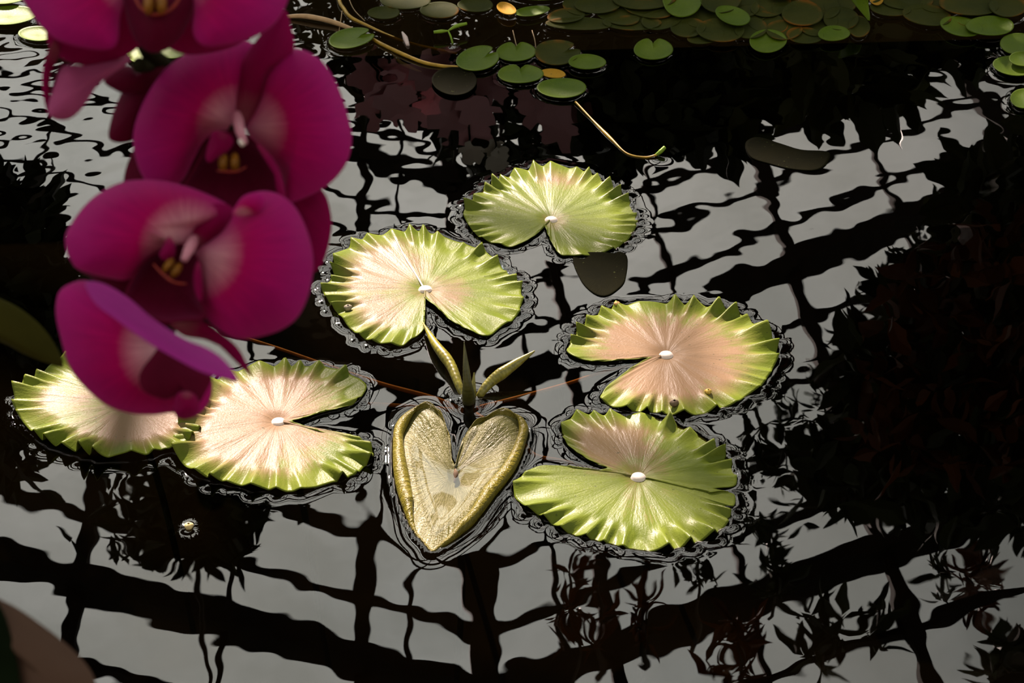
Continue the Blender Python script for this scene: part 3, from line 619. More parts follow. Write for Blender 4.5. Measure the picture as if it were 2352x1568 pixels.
def pebble(name, px, r, m, lab, cat, z=.002):
    c = at(*px); th = np.linspace(0, 2*np.pi, 14, endpoint=False)
    G = np.array([[[c[0]+r*math.cos(f)*math.cos(a)*(1+.15*math.sin(3*a)), c[1]+r*math.cos(f)*math.sin(a), c[2]+z+r*.8*math.sin(f)] for a in th] for f in (-1.2,-.6,0,.5,.9,1.3)])
    return tag(link(name, rings_mesh(name, G, center=tuple(c+np.array([0,0,z-r*.8]))), mat=m), lab, cat)
pebble('seed', (434,1211), .0055, plain('buff_seed', (.80,.66,.30), .4, .2, 200), 'small buff seed floating alone on the dark water', 'seed')
pebble('seed', (1417,706), .0042, plain('amber_seed', (.62,.36,.16), .35, .2, 200), 'amber seed stuck to the far rim of the tan pad', 'seed', .006)
pebble('leaf_scrap', (1548,936), .006, plain('brown_scrap', (.16,.11,.07), .7, .4, 200), 'brown scrap lying on the near rim of the tan pad', 'debris', .007)
pebble('leaf_scrap', (1626,908), .0045, plain('gold_scrap', (.60,.42,.08), .5, .4, 200), 'golden scrap lying on the tan pad near its rim', 'debris', .006)
pebble('leaf_scrap', (800,715), .0055, plain('grey_scrap', (.25,.22,.16), .7, .4, 200), 'greyish scrap lying on the half tan pad', 'debris', .006)
pt = tag(link('pointed_leaf', rings_mesh('pointed_leaf', np.array([[np.array(at(1975,-40,.05))+(np.array(at(*p))-np.array(at(1975,-40,.05)))*e for p in catmull(np.array([(1998,48,.015),(1985,36,.02),(1965,12,.03),(1948,-15,.05),(1945,-60,.08),(1975,-90,.09),(1992,-50,.07),(1994,0,.035)], float), 40)] for e in (.3,.6,.85,1)]), center=at(1975,-40,.052)), mat=M_SMALL), 'upright pointed leaf hanging over the shaded raft from the top edge', 'leaf')
thicken(pt, .001)

# ------------------------------------------------------------------ water surface with ripples and menisci
def axis(lo, a, b_, hi, fine, grow=1.22):
    m_ = list(np.arange(a, b_, fine)); x, s = a, fine
    L = []
    while x > lo: s *= grow; x -= s; L.append(max(x, lo))
    x, s = m_[-1], fine; R = []
    while x < hi: s *= grow; x += s; R.append(min(x, hi))
    return np.array(L[::-1]+m_+R)
ax, ay = axis(PX0, -.78, 1.18, PX1, .0035), axis(PY0, 1.45, 3.36, PY1, .0035)
X, Y = np.meshgrid(ax, ay); Z = np.zeros_like(X)
calm = .0016 + .0038*np.clip((-.05-X)/.6, 0, 1)*np.clip((Y-2.3)/.5, 0, 1) + .0018*np.clip((Y-2.3)/.8, 0, 1)
NWV = 46
for i in range(NWV):
    lam = .032*(6.2)**rng.random(); th = rng.random()*2*np.pi; k = 2*np.pi/lam
    A = lam/(2*np.pi)*math.sqrt(2/NWV)
    Z += A*np.cos(k*(np.cos(th)*X+np.sin(th)*Y)+rng.random()*7)
damp = np.clip((np.minimum.reduce([X-ax[0], ax[-1]-X, Y-ay[0], ay[-1]-Y]))/.2, 0, 1)
spx = np.gradient(ax)[None, :]+np.gradient(ay)[:, None]
Z *= calm*damp*np.clip(.03/spx, 0, 1)
MARG = .05
def near_region(O):
    i0, i1 = np.searchsorted(ax, [O[:, 0].min()-MARG, O[:, 0].max()+MARG]); j0, j1 = np.searchsorted(ay, [O[:, 1].min()-MARG, O[:, 1].max()+MARG]); return slice(j0, j1), slice(i0, i1)
for (O, lift, c, Rm) in PADS:
    sl_ = near_region(O); xs, ys_ = X[sl_], Y[sl_]
    if xs.size == 0: continue
    D = np.full(xs.shape, 9.0); Lf = np.zeros(xs.shape)
    for p, l in zip(O, lift):
        d = np.hypot(xs-p[0], ys_-p[1]); m_ = d < D; D = np.where(m_, d, D); Lf = np.where(m_, l, Lf)
    ins = inpoly(xs, ys_, O)
    big = Rm > .05
    rise = (.0028 if big else .0020)*Lf*np.exp(-D/(.006 if big else .005)) + (.0004*np.sin(D/.004)*np.exp(-D/.009)*Lf if big else 0)
    Z[sl_] = np.where(ins, Z[sl_]-.0035*np.clip(D/.006, 0, 1), Z[sl_]+rise)
O, roll_, c = HEART
sl_ = near_region(O); xs, ys_ = X[sl_], Y[sl_]; D = np.full(xs.shape, 9.0); Lf = np.zeros(xs.shape)
for p, l in zip(O, roll_):
    d = np.hypot(xs-p[0], ys_-p[1]); m_ = d < D; D = np.where(m_, d, D); Lf = np.where(m_, l, Lf)
ins = inpoly(xs, ys_, O)
Z[sl_] += np.where(ins, -.006*np.clip(D/.008, 0, 1), .0035*np.exp(-D/.009))
for (px_, r0, a0) in (((1060,915), .006, .003), ((1080,935), .009, .003), ((1098,918), .006, .003), ((1040,106), .003, .002), ((434,1211), .005, .0005), ((1512,360), .003, .0015), ((1417,706), .004, .002)):
    p = at(*px_); d = np.maximum(np.hypot(X-p[0], Y-p[1])-r0, 0); Z += a0*np.exp(-d/.007)
ny, nx = X.shape
me = bpy.data.meshes.new('water')
me.vertices.add(nx*ny); me.vertices.foreach_set('co', np.stack([X, Y, Z], -1).astype(np.float32).ravel())
ii = (np.arange(ny-1)[:, None]*nx+np.arange(nx-1)[None]).ravel()
quad = np.stack([ii, ii+1, ii+nx+1, ii+nx], 1).astype(np.int32)
me.loops.add(quad.size); me.loops.foreach_set('vertex_index', quad.ravel())
me.polygons.add(len(quad)); me.polygons.foreach_set('loop_start', np.arange(0, quad.size, 4, dtype=np.int32))
me.update(calc_edges=True); me.validate()
wt = struct(link('water', me, mat=M_WATER))

# ------------------------------------------------------------------ planting mirrored in the pond
def leaves_mesh(name, pts, size, var=.4, slim=.45, droop=.35):
    pts = np.asarray(pts); n = len(pts)
    d = rng.normal(size=(n, 3)); d[:, 2] -= droop; d /= np.linalg.norm(d, axis=1)[:, None]
    r = rng.normal(size=(n, 3)); a = np.cross(d, r); a /= np.linalg.norm(a, axis=1)[:, None]; nn_ = np.cross(a, d)
    L = size*(1+var*rng.uniform(-1, 1, n))[:, None]; wd = L*slim*.5
    V = np.stack([pts, pts+d*L*.35+a*wd+nn_*L*.05, pts+d*L*.35-a*wd+nn_*L*.05, pts+d*L*.4-nn_*L*.04, pts+d*L*.7+a*wd*.75-nn_*L*.02, pts+d*L*.7-a*wd*.75-nn_*L*.02, pts+d*L-nn_*L*.12], 1).reshape(-1, 3)
    tris = np.array([(0,1,3),(0,3,2),(1,4,3),(3,5,2),(4,6,3),(3,6,5)])
    f = (np.arange(n)[:, None, None]*7+tris[None]).reshape(-1, 3)
    me = mesh(name, V, [tuple(int(q) for q in t) for t in f]); attr(me, 'v', np.repeat(rng.random(n), 7)); return me
def poly_points(poly, n, y0, y1):
    poly = np.array(poly, float); out = []
    lo, hi = poly.min(0), poly.max(0)
    while len(out) < n:
        q = rng.uniform(lo, hi, (n, 2)); q = q[inpoly(q[:, 0], q[:, 1], poly)]
        for x_, y_ in q:
            P = refl(x_, y_, rng.uniform(y0, y1))
            if P[2] > .1: out.append(P)
    return np.array(out[:n])
def plant(name, label, poly, n, y0, y1, size, m, trunk, cat='plant', slim=.45, group=None, droop=.35):
    o = empty(name, trunk[0]); tag(o, label, cat, group)
    f = keep(link('foliage', leaves_mesh('foliage', poly_points(poly, n, y0, y1), size, slim=slim, droop=droop), smooth=False, mat=m), o); f['kind'] = 'stuff'
    keep(link('trunk', tube_mesh('trunk', trunk, [.05, .03, .012], 24, 8), mat=M_BARK), o); return o
G_BANK = 'bank plants mirrored in the pond'
plant('shrub', 'dark leafy shrub on the far bank, mirrored behind the shaded raft', [(1330,-150),(1330,330),(1400,350),(1500,335),(1690,335),(1700,290),(1700,-150)], 1500, 4.1, 4.6, .11, M_FOL, [(.45,4.4,.1),(.47,4.4,.4),(.5,4.4,.8)], 'shrub', group=G_BANK)
plant('shrub', 'dark broad-leaved shrub on the far bank, mirrored with pointed leaf tips', [(1690,-150),(1690,250),(1760,215),(1880,265),(1900,235),(2000,205),(2080,215),(2170,120),(2180,-150)], 1100, 4.1, 4.6, .13, M_FOLG, [(.95,4.4,.1),(.95,4.4,.4),(.95,4.4,.75)], 'shrub', group=G_BANK)
plant('shrub', 'low dark shrub on the far bank, mirrored near the corner leaves', [(2150,-150),(2160,110),(2240,130),(2420,190),(2420,-150)], 420, 4.15, 4.6, .10, M_FOL, [(1.3,4.4,.1),(1.3,4.4,.3),(1.3,4.4,.5)], 'shrub', group=G_BANK)
plant('shrub', 'dark thin-leaved shrub on the far bank, mirrored behind the second bloom', [(680,-150),(680,110),(790,150),(830,260),(960,270),(1010,380),(1090,400),(1190,370),(1340,360),(1340,-150)], 1200, 4.3, 4.75, .085, M_FOL, [(0,4.5,.1),(0,4.5,.5),(.02,4.5,.9)], 'shrub', group=G_BANK, slim=.35)
# pink-flowered plants mirrored between the blooms and the small leaves
def blossom_mesh(r):
    V, f = [], []
    for k in range(5):
        a = 2*math.pi*k/5; b_ = len(V); ca, sa = math.cos(a), math.sin(a)
        for u, v, z in ((0,0,0),(.5,.38,.08),(1,.25,.2),(1,-.25,.2),(.5,-.38,.08)): V.append((r*(u*ca-v*sa), r*(u*sa+v*ca), r*z))
        f.append(tuple(b_+q for q in range(5)))
    me = mesh('blossom', V, f); attr(me, 'v', np.full(len(V), .6)); return me
def flowering(label, spots, Y, r, m, base):
    o = empty('flowering_plant', base); tag(o, label, 'plant', 'flowering plants on the far bank')
    me = blossom_mesh(r); me.materials.append(m)
    for (x, y) in spots:
        P = refl(x, y, Y+rng.uniform(-.06, .06)); q = bpy.data.objects.new('blossom', me); C.objects.link(q)
        q.location = P; q.rotation_euler = (math.radians(78+rng.uniform(-20, 20)), rng.uniform(-1, 1), rng.uniform(-.5, .5)); keep(q, o)
        keep(link('flower_stem', tube_mesh('flower_stem', [base, ((base[0]+P[0])/2, Y, P[2]*.6), tuple(P+np.array([0, .01, 0]))], [.006, .003], 12, 5), mat=M_SPIKE), o)
flowering('pink-flowered plant on the far bank, mirrored beside the second orchid bloom', [(850,170),(880,200),(915,165),(905,230),(940,260),(870,250),(960,190)], 4.2, .055, M_PINK, (-.25,4.2,.1))
flowering('pink-flowered plant on the far bank, mirrored below the yellow runner', [(1000,230),(1030,270),(1075,215),(1100,250),(1085,290),(1045,170),(1120,200),(980,160)], 4.2, .055, M_PINK, (0,4.2,.1))
flowering('pink-flowered plant on the far bank, mirrored below the little leaf cluster', [(1240,250),(1290,290),(1310,240),(1230,200),(1500,215)], 4.2, .055, M_PINK, (.2,4.2,.1))
flowering('white-flowered plant on the far bank, mirrored behind the hindmost large pad', [(1130,340),(1140,365),(1085,345)], 4.2, .03, M_WHF, (.12,4.22,.1))
# trees whose crowns reach over the pond
plant('tree', 'dark tree with a dense crown, mirrored as the large black area', [(2210,420),(2420,260),(2420,1230),(2200,1230),(2020,1170),(1900,1170),(1800,1100),(1900,1000),(1960,900),(1930,820),(2010,760),(2030,650),(2160,580)], 2300, 4.6, 5.8, .12, M_FOL, [(2.6,5.3,.1),(2.5,5.2,1.2),(1.9,5.2,2.3)], 'tree', group='trees over the pond')
plant('tree', 'red-leaved tree among the dark crown, mirrored as rusty flecks', [(2080,560),(2352,500),(2352,1100),(2050,1100),(1960,1000),(2000,800)], 320, 4.4, 4.8, .10, M_FOLR, [(2.2,4.7,.1),(2.1,4.65,1.0),(1.7,4.6,1.8)], 'tree', group='trees over the pond')
plant('tree', 'slender twiggy tree at the edge of the dark crown', [(1700,1000),(1870,860),(1980,640),(2150,500),(2250,480),(2150,700),(2000,900),(1850,1080),(1750,1240),(1690,1230)], 420, 5.2, 6.0, .075, M_FOL, [(2.4,5.6,.1),(2.1,5.6,1.5),(1.4,5.6,2.6)], 'tree', slim=.3, group='trees over the pond')
plant('tree', 'dark tree beyond the lowest blooms, mirrored at the side edge', [(-140,440),(40,420),(120,500),(160,620),(165,780),(140,900),(60,1000),(40,1100),(-140,1100)], 1300, 3.3, 3.75, .08, M_FOL, [(-1.5,4.1,.1),(-1.45,3.95,.6),(-1.0,3.6,1.0)], 'tree', group='trees over the pond')
def hanging(label, x, y, Y, n, size, m, wpx, hpx):
    "epiphyte hung from a roof bar; its mirror image lies around (x, y)"
    top = refl(x, y+hpx*.5, Y); zr = rz(top[0]); o = empty('hanging_plant', (top[0], Y, zr-.05)); tag(o, label, 'hanging plant', 'plants hung from the roof bars')
    pts = []
    for _ in range(n): pts.append(refl(x+rng.normal()*wpx, y+rng.uniform(-.5, .5)*hpx, Y+rng.uniform(-.12, .12)))
    f = keep(link('foliage', leaves_mesh('foliage', np.array(pts), size, slim=.3, droop=.9), smooth=False, mat=m), o); f['kind'] = 'stuff'
    keep(link('cord', tube_mesh('cord', [(top[0], Y, zr), (top[0]+.02, Y, (zr+top[2])/2), tuple(refl(x, y-hpx*.45, Y))], [.012, .008], 16, 6), mat=M_BARK), o)
hanging('dark bushy plant hung from the roof, mirrored around the floating buff seed', 435, 1215, 6.3, 620, .13, M_FOL, 72, 165)
for lb, x, y, Y, n, s, m, wp, hp in (
  ('twiggy air plant mirrored beneath the tip of the heart-shaped leaf, below the torn pad', 1312,1400,6.9,70,.10,M_FOLR,16,180),
  ('brown tufted air plant mirrored below the torn pad, beside a purlin', 1375,1420,6.9,40,.10,M_FOLR,9,150),
  ('round brown air plant mirrored below the torn pad, further out', 1480,1420,6.9,45,.10,M_FOLR,14,120),
  ('hanging plant mirrored above the thick rafter, nearest the torn pad', 1600,1300,6.9,60,.09,M_FOL,30,110),
  ('hanging plant mirrored above the thick rafter, further from the torn pad', 1770,1290,6.9,90,.10,M_FOL,25,160),
  ('hanging plant mirrored just below the thick rafter near the bottom edge', 1690,1500,6.5,90,.12,M_FOLR,22,150),
  ('hanging plant with paddle leaves mirrored below the rafter', 1890,1470,6.5,70,.14,M_FOL,24,150),
  ('star-leaved hanging plant mirrored below the rafter, in clear sky', 2015,1450,6.6,36,.14,M_FOL,16,110),
  ('drooping hanging plant mirrored above the corner, inner one of two', 2160,1340,6.9,50,.10,M_FOL,10,110),
  ('drooping brown hanging plant mirrored above the corner, outer one of two', 2250,1350,6.9,90,.12,M_FOLR,16,140),
  ('dark hanging plant mirrored in the corner of the picture', 2310,1530,6.3,80,.14,M_FOL,18,90)):
    hanging(lb, x, y, Y, n, s, m, wp, hp)

# ------------------------------------------------------------------ orchid plant
ORG = dep(-1050, 1900, .86)
potz = .10
orchid = empty('orchid_plant', (ORG[0], ORG[1], potz+.2)); tag(orchid, 'orchid with magenta blooms along an arching spike, leaning over the pond', 'orchid')
def petal(name, outline, center, base, D, gx=0, gy=0, bulge=.008, curl=.0, m=None, parent=None, thick=.0007, n=72, lab=None):
    """a petal blade: outline (px at distance D), dished by bulge, its edge bent back by curl, leaning by gx, gy (m per 100 px)"""
    O = catmull(np.array(outline, float), n); c = np.array(center, float); bs = np.array(base, float)
    es = np.r_[.12, .25, .4, .55, .68, .8, .9, .96, 1.0]
    mx_ = np.max(np.linalg.norm(O-bs, axis=1)); V = []; B = []; A_ = []
    def pt(P, e):
        d = D + gx*(P[0]-bs[0])/100 + gy*(P[1]-bs[1])/100 - bulge*(1-e*e) + curl*e**5
        q = P-bs; B.append(np.linalg.norm(q)/mx_); A_.append(math.atan2(q[1], q[0])); return dep(P[0], P[1], d)
    G = np.array([[pt(c+(o-c)*e, e) for o in O] for e in es]); cv = pt(c, 0)
    me = rings_mesh(name, G, center=cv); attr(me, 'b', B); attr(me, 'a', A_); attr(me, 'e', np.r_[np.repeat(es, n), 0])
    o = link(name, me, mat=m or M_PETAL); thicken(o, thick, 0)
    if parent is not None: o.parent = parent      # the flower keeps the world's axes, so no offset
    if lab: o['label'] = lab
    return o
def otube(name, pts, rpx, m, parent, D, n=24, sides=12, lab=None):
    P = [dep(p[0], p[1], p[2] if len(p) > 2 else D) for p in pts]
    o = link(name, tube_mesh(name, P, np.atleast_1d(rpx)*D/F, n, sides), mat=m); o.parent = parent
    if lab: o['label'] = lab
    return o
def ell(x, y, rx, ry, rot=0, n=14):
    th = np.linspace(0, 2*np.pi, n, endpoint=False); c, s = math.cos(rot), math.sin(rot)
    return [(x+rx*math.cos(t)*c-ry*math.sin(t)*s, y+rx*math.cos(t)*s+ry*math.sin(t)*c) for t in th]
# every flower is a part: its own mesh is the stalk and ovary behind the blossom
def flower(pts, D, lab):
    o = link('flower', tube_mesh('flower', [dep(*p) for p in pts], [.0022, .0025, .0035], 24, 10), mat=M_SPIKE); keep(o, orchid); o['label'] = lab; return o
def callus(parent, x, y, D, sc=1.0, rot=0):
    for sx in (-1, 1):
        cx, cy_ = x+sx*14*sc*math.cos(rot), y+sx*14*sc*math.sin(rot)
        petal('callus', ell(cx, cy_, 11*sc, 24*sc, rot), (cx, cy_), (cx, cy_), D, bulge=.004*sc, curl=.002, m=M_CAL, parent=parent, n=24, lab='yellow callus lobe')
SPIKE = [(-1050,1900,.86),(-800,1000,.88),(-250,250,.88),(-80,-250,.87),(160,-300,.86),(290,-120,.855),(330,95,.865),(385,158,.885),(470,280,.90),(500,420,.885),(455,580,.86),(410,700,.85),(375,800,.84),(350,870,.83)]
st_ = link('flower_spike', tube_mesh('flower_spike', [dep(*p) for p in SPIKE], [.0055,.0052,.005,.0048,.0045,.0045,.0048,.0045,.004,.0035,.003,.0025], 140, 10), mat=M_SPIKE); keep(st_, orchid)

# top bloom (cut by the frame)
f1 = flower([(300,0,.86),(340,-20,.845),(358,-55,.825)], .82, 'top bloom, cut by the top edge')
petal('sepal', [(310,-90),(298,-160),(318,-240),(360,-272),(402,-240),(422,-160),(410,-90),(360,-60)], (360,-160), (360,-60), .83, m=M_SEPAL, parent=f1)
petal('sepal', [(320,40),(335,80),(312,112),(268,136),(215,150),(165,143),(130,125),(108,90),(120,50),(200,10),(290,-10)], (220,80), (350,-20), .832, gy=.008, m=M_SEPAL, parent=f1, bulge=.006)
petal('sepal', [(372,40),(382,100),(420,122),(470,122),(540,104),(575,70),(520,20),(430,0)], (450,70), (360,-20), .834, gy=.006, m=M_SEPAL, parent=f1)
petal('petal', [(262,107),(271,85),(274,40),(288,-20),(292,-70),(270,-125),(220,-168),(150,-174),(90,-142),(52,-80),(46,-20),(62,12),(84,46),(114,78),(150,98),(200,110),(240,114)], (170,-25), (330,-70), .812, gx=-.004, gy=-.012, bulge=.010, curl=.006, parent=f1)
petal('petal', [(447,20),(444,70),(458,98),(490,106),(560,93),(620,62),(652,20),(668,-40),(652,-112),(590,-164),(510,-168),(450,-122),(428,-70),(436,-20)], (545,-25), (390,-70), .812, gx=.002, gy=-.012, bulge=.010, curl=.006, parent=f1)
petal('lip', [(288,10),(298,60),(312,92),(335,114),(355,120),(382,113),(412,86),(432,50),(444,5),(432,-36),(380,-56),(320,-50),(284,-24)], (360,35), (358,-40), .812, gy=-.006, bulge=.010, m=M_LIP, parent=f1, lab='maroon lip')
otube('lip_rim', [(308,-10,.798),(322,16,.796),(342,30,.795),(356,33,.795),(378,29,.795),(400,14,.796),(418,-14,.798)], [3,4.5,3], M_RED, f1, .796, lab='orange-red rim of the throat')
callus(f1, 356, 10, .794, 1.0)
otube('column', [(358,-75,.80),(360,-55,.79),(361,-36,.785)], [12,14,9], M_COL, f1, .79, lab='pale pink column')
# drooping sepals behind the top bloom
f5 = flower([(360,140,.885),(345,150,.875),(320,150,.865)], .87, 'back bloom seen from behind, drooping under the top bloom')
petal('sepal', [(300,128),(255,140),(200,152),(160,150),(140,160),(122,205),(112,250),(120,269),(150,274),(176,260),(198,232),(228,190),(290,146)], (185,195), (300,130), .845, gx=.006, gy=-.006, bulge=.006, curl=.004, m=M_SEPALP, parent=f5, lab='lighter pink sepal back')
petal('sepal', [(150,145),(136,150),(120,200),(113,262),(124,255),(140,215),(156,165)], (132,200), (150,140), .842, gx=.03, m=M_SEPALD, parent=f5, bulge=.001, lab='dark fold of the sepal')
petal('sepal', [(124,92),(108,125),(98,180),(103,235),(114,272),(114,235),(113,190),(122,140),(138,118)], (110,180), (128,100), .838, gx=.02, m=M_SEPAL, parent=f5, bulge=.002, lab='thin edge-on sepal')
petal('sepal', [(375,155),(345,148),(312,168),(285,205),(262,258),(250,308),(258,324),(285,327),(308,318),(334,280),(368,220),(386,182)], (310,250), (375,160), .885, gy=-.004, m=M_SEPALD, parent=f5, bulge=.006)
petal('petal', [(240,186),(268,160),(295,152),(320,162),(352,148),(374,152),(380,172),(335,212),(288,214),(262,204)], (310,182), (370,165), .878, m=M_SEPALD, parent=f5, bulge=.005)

# second bloom
f2 = flower([(480,290,.90),(510,290,.885),(545,288,.868)], .86, 'second bloom, facing straight out')
petal('sepal', [(655,24),(667,60),(675,105),(660,135),(628,160),(606,195),(598,235),(585,268),(560,290),(540,285),(532,250),(545,190),(565,130),(600,80),(630,45)], (605,150), (555,285), .872, gx=.004, gy=.004, bulge=.006, m=M_SEPAL, parent=f2, lab='dorsal sepal')
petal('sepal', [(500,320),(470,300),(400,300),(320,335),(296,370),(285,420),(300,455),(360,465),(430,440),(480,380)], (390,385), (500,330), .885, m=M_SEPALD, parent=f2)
petal('sepal', [(600,360),(660,390),(720,425),(745,445),(758,485),(760,530),(745,592),(720,625),(690,600),(660,560),(630,500),(600,430)], (690,500), (590,350), .882, gy=.002, gx=-.002, m=M_SEPAL, parent=f2, bulge=.007)
petal('petal', [(545,290),(552,255),(566,205),(578,165),(586,130),(584,105),(566,95),(535,92),(490,98),(440,118),(385,155),(345,208),(318,265),(307,312),(311,355),(325,398),(350,428),(390,436),(420,410),(440,372),(462,330),(485,307),(520,298)], (425,250), (548,292), .866, gx=.003, gy=-.002, bulge=.012, curl=.007, parent=f2)
petal('petal', [(566,296),(582,262),(596,215),(602,165),(625,130),(662,114),(700,117),(736,140),(764,177),(787,230),(801,280),(807,315),(801,358),(782,394),(750,426),(715,446),(682,460),(655,464),(650,425),(640,388),(618,356),(592,330)], (690,290), (562,296), .866, gx=-.003, gy=-.002, bulge=.012, curl=.007, parent=f2)
petal('lip', [(500,303),(478,330),(452,378),(424,426),(432,456),(495,494),(560,506),(625,494),(652,466),(653,440),(641,392),(617,356),(590,330),(568,312),(535,303)], (545,405), (545,310), .862, gy=-.006, bulge=-.008, curl=-.006, m=M_LIP, parent=f2, lab='maroon lip')
petal('lip_lobe', [(492,303),(524,308),(535,325),(522,346),(500,360),(482,372),(474,362),(480,332)], (503,335), (515,305), .845, m=M_LIPS, parent=f2, bulge=.003, lab='magenta side lobe of the lip')
petal('lip_lobe', [(590,330),(618,356),(641,392),(653,440),(651,468),(640,462),(640,430),(628,392),(606,360)], (632,400), (590,330), .842, gx=.006, m=M_LIPS, parent=f2, bulge=.003, lab='curling outer lobe of the lip')
callus(f2, 526, 373, .848, .9)
otube('lip_rim', [(498,392,.846),(520,394,.844),(545,393,.844),(566,383,.846)], [2,3,2], M_RED, f2, .846, lab='red rim of the throat')
otube('column', [(545,262,.862),(549,288,.846),(555,312,.836),(562,330,.834)], [9,13,12,8], M_COL, f2, .84, lab='pale pink column')
otube('anther_cap', [(552,324,.829),(557,332,.827)], [6,5], M_KNOB, f2, .83, 8, lab='whitish anther cap')

# third bloom
f3 = flower([(455,590,.87),(448,575,.85),(440,560,.83)], .82, 'third bloom, lower and turned aside')
petal('sepal', [(446,572),(430,545),(440,505),(462,478),(500,468),(528,474),(538,494),(522,522),(492,548),(464,566)], (482,520), (444,570), .815, gx=.008, m=M_SEPAL, parent=f3, bulge=.004, lab='dorsal sepal')
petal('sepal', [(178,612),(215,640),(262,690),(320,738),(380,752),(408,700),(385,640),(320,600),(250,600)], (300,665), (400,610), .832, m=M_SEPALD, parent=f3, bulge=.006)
petal('sepal', [(388,735),(430,727),(470,741),(510,769),(545,798),(566,834),(579,864),(568,852),(546,822),(514,798),(470,778),(420,768)], (470,758), (400,740), .808, gy=.01, m=M_SEPAL, parent=f3, bulge=.003)
petal('petal', [(432,572),(450,550),(470,520),(500,505),(528,488),(520,470),(480,449),(430,430),(380,418),(330,414),(280,420),(230,444),(193,476),(165,515),(151,545),(155,580),(165,600),(176,615),(205,626),(250,637),(295,640),(335,604),(380,575),(412,566)], (320,525), (436,570), .81, gx=.002, gy=-.006, bulge=.012, curl=.008, parent=f3)
petal('petal', [(452,575),(480,556),(515,530),(540,490),(566,453),(600,440),(640,447),(675,474),(700,520),(715,570),(718,620),(706,680),(680,730),(640,758),(590,773),(545,777),(510,760),(478,734),(456,692),(448,630)], (585,610), (448,578), .81, gx=-.003, gy=-.004, bulge=.013, curl=.008, parent=f3)
petal('petal_curl', [(535,490),(545,470),(560,452),(585,443),(604,450),(606,470),(592,488),(570,494),(548,496)], (570,472), (560,500), .802, m=M_PETAL, parent=f3, bulge=.004, lab='curled tip of the petal')
petal('lip', [(400,560),(372,574),(332,600),(304,640),(288,690),(325,724),(380,740),(430,735),(474,728),(458,684),(462,625),(452,592),(432,566)], (385,655), (420,580), .812, gy=-.006, bulge=-.006, curl=-.006, m=M_LIP, parent=f3, lab='maroon lip')
petal('lip_lobe', [(388,545),(396,552),(402,572),(396,592),(378,596),(368,586),(376,566)], (386,574), (392,550), .800, m=M_LIPS, parent=f3, bulge=.003, lab='magenta side lobe of the lip')
petal('lip_lobe', [(456,600),(463,640),(462,690),(450,670),(446,630)], (456,645), (456,600), .798, m=M_LIPS, parent=f3, bulge=.002, lab='thin upright lobe of the lip')
callus(f3, 396, 615, .798, .75, .6)
otube('lip_rim', [(352,606,.798),(375,630,.796),(400,648,.794),(428,652,.796)], [2,3.5,2], M_RED, f3, .796, lab='orange-red rim of the throat')
otube('column', [(446,548,.812),(438,565,.800),(429,583,.793),(422,598,.791)], [10,13,13,8], M_COL, f3, .80, lab='pale pink column')

# lowest bloom, seen from the side
f4 = flower([(380,800,.84),(360,805,.82),(335,800,.815)], .82, 'lowest bloom, half closed and seen from the side')
petal('petal', [(131,690),(140,666),(165,651),(196,645),(225,660),(270,705),(330,755),(390,800),(445,835),(482,862),(486,900),(476,930),(450,955),(422,960),(400,946),(350,951),(290,946),(240,926),(190,882),(160,840),(140,772),(130,725)], (290,815), (385,800), .806, gx=.004, gy=-.005, bulge=.012, curl=.006, parent=f4)
petal('petal', [(195,652),(218,648),(252,659),(300,690),(350,733),(420,778),(480,803),(520,833),(547,874),(516,869),(470,856),(420,832),(340,786),(270,736),(218,696)], (370,768), (100,600), .790, gx=-.004, gy=-.030, bulge=.003, curl=.0, m=M_PETALSKY, parent=f4, lab='petal strip, paler purple for painted sky light')
petal('lip', [(348,820),(322,858),(325,890),(345,906),(380,916),(412,906),(440,914),(448,936),(472,900),(486,866),(468,856),(420,832),(375,795)], (405,868), (350,800), .790, gx=.004, gy=-.004, bulge=.003, m=M_LIP, parent=f4, lab='maroon lip')
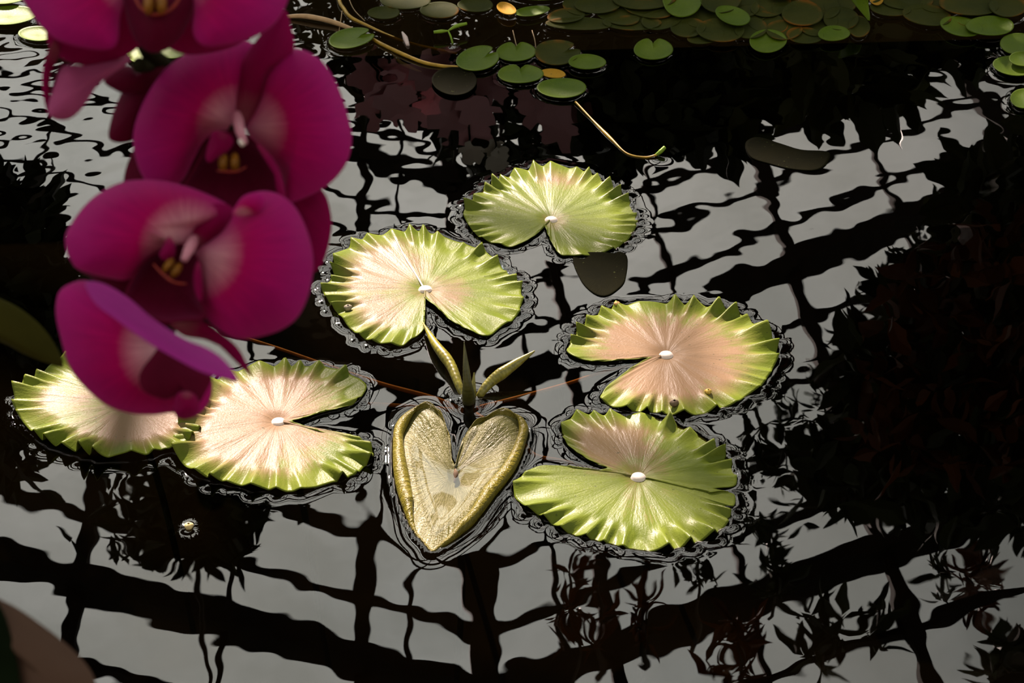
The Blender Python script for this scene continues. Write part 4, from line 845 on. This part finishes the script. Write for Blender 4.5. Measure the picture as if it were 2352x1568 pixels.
petal('sepal', [(408,906),(438,902),(455,922),(452,948),(424,962),(402,948)], (428,932), (430,900), .784, m=M_SEPAL, parent=f4, bulge=.005)
# leaves
def strap(outline, center, base, D, m, lab, **kw):
    o = petal('leaf', outline, center, base, D, m=m, parent=None, thick=.0015, **kw); keep(o, orchid); o['label'] = lab; return o
strap([(-330,640),(-120,650),(0,688),(60,720),(112,770),(147,838),(118,834),(60,812),(0,782),(-120,760),(-330,760)], (-80,720), (-330,700), .95, M_OLEAF, 'olive strap leaf behind the lowest bloom', bulge=.006)
strap([(-160,1330),(-60,1350),(0,1378),(42,1400),(88,1432),(132,1465),(172,1500),(202,1535),(218,1570),(220,1640),(160,1700),(60,1700),(48,1600),(40,1540),(26,1465),(2,1395)], (110,1560), (-200,1500), .72, M_OLEAFB, 'broad leaf, purple-brown underside', bulge=.006)
strap([(-330,1420),(-160,1332),(-40,1352),(2,1395),(26,1465),(42,1540),(50,1620),(40,1720),(-160,1740),(-330,1600)], (-120,1540), (-330,1500), .715, M_OLEAFG, 'deep green half of the broad leaf', bulge=.006)
# pot on the coping, outside the frame
px_, py_ = ORG[0], min(ORG[1], PY0-.16)
th = np.linspace(0, 2*np.pi, 32, endpoint=False)
zb = ORG[2]-.16
prof = [(.075, zb), (.10, zb+.15), (.11, zb+.15), (.112, zb+.19), (.098, zb+.19), (.092, zb+.15)]
G = np.array([[[ORG[0]+r*np.cos(a), ORG[1]+r*np.sin(a), z] for a in th] for r, z in prof])
pot = tag(link('flower_pot', rings_mesh('flower_pot', G, center=None), mat=M_POT), 'terracotta pot holding the magenta orchid', 'pot')
link('potting_bark', rings_mesh('potting_bark', np.array([[[ORG[0]+r*np.cos(a), ORG[1]+r*np.sin(a), zb+.155] for a in th] for r in (.093, .05)])[::-1], center=(ORG[0], ORG[1], zb+.16)), pot, mat=M_BARKMIX)
struct(link('trim_plinth', boxes_mesh('trim_plinth', [(ORG[0]-.2, ORG[1]-.2, -.5, ORG[0]+.2, ORG[1]+.2, zb)]), smooth=False, mat=M_STONE))
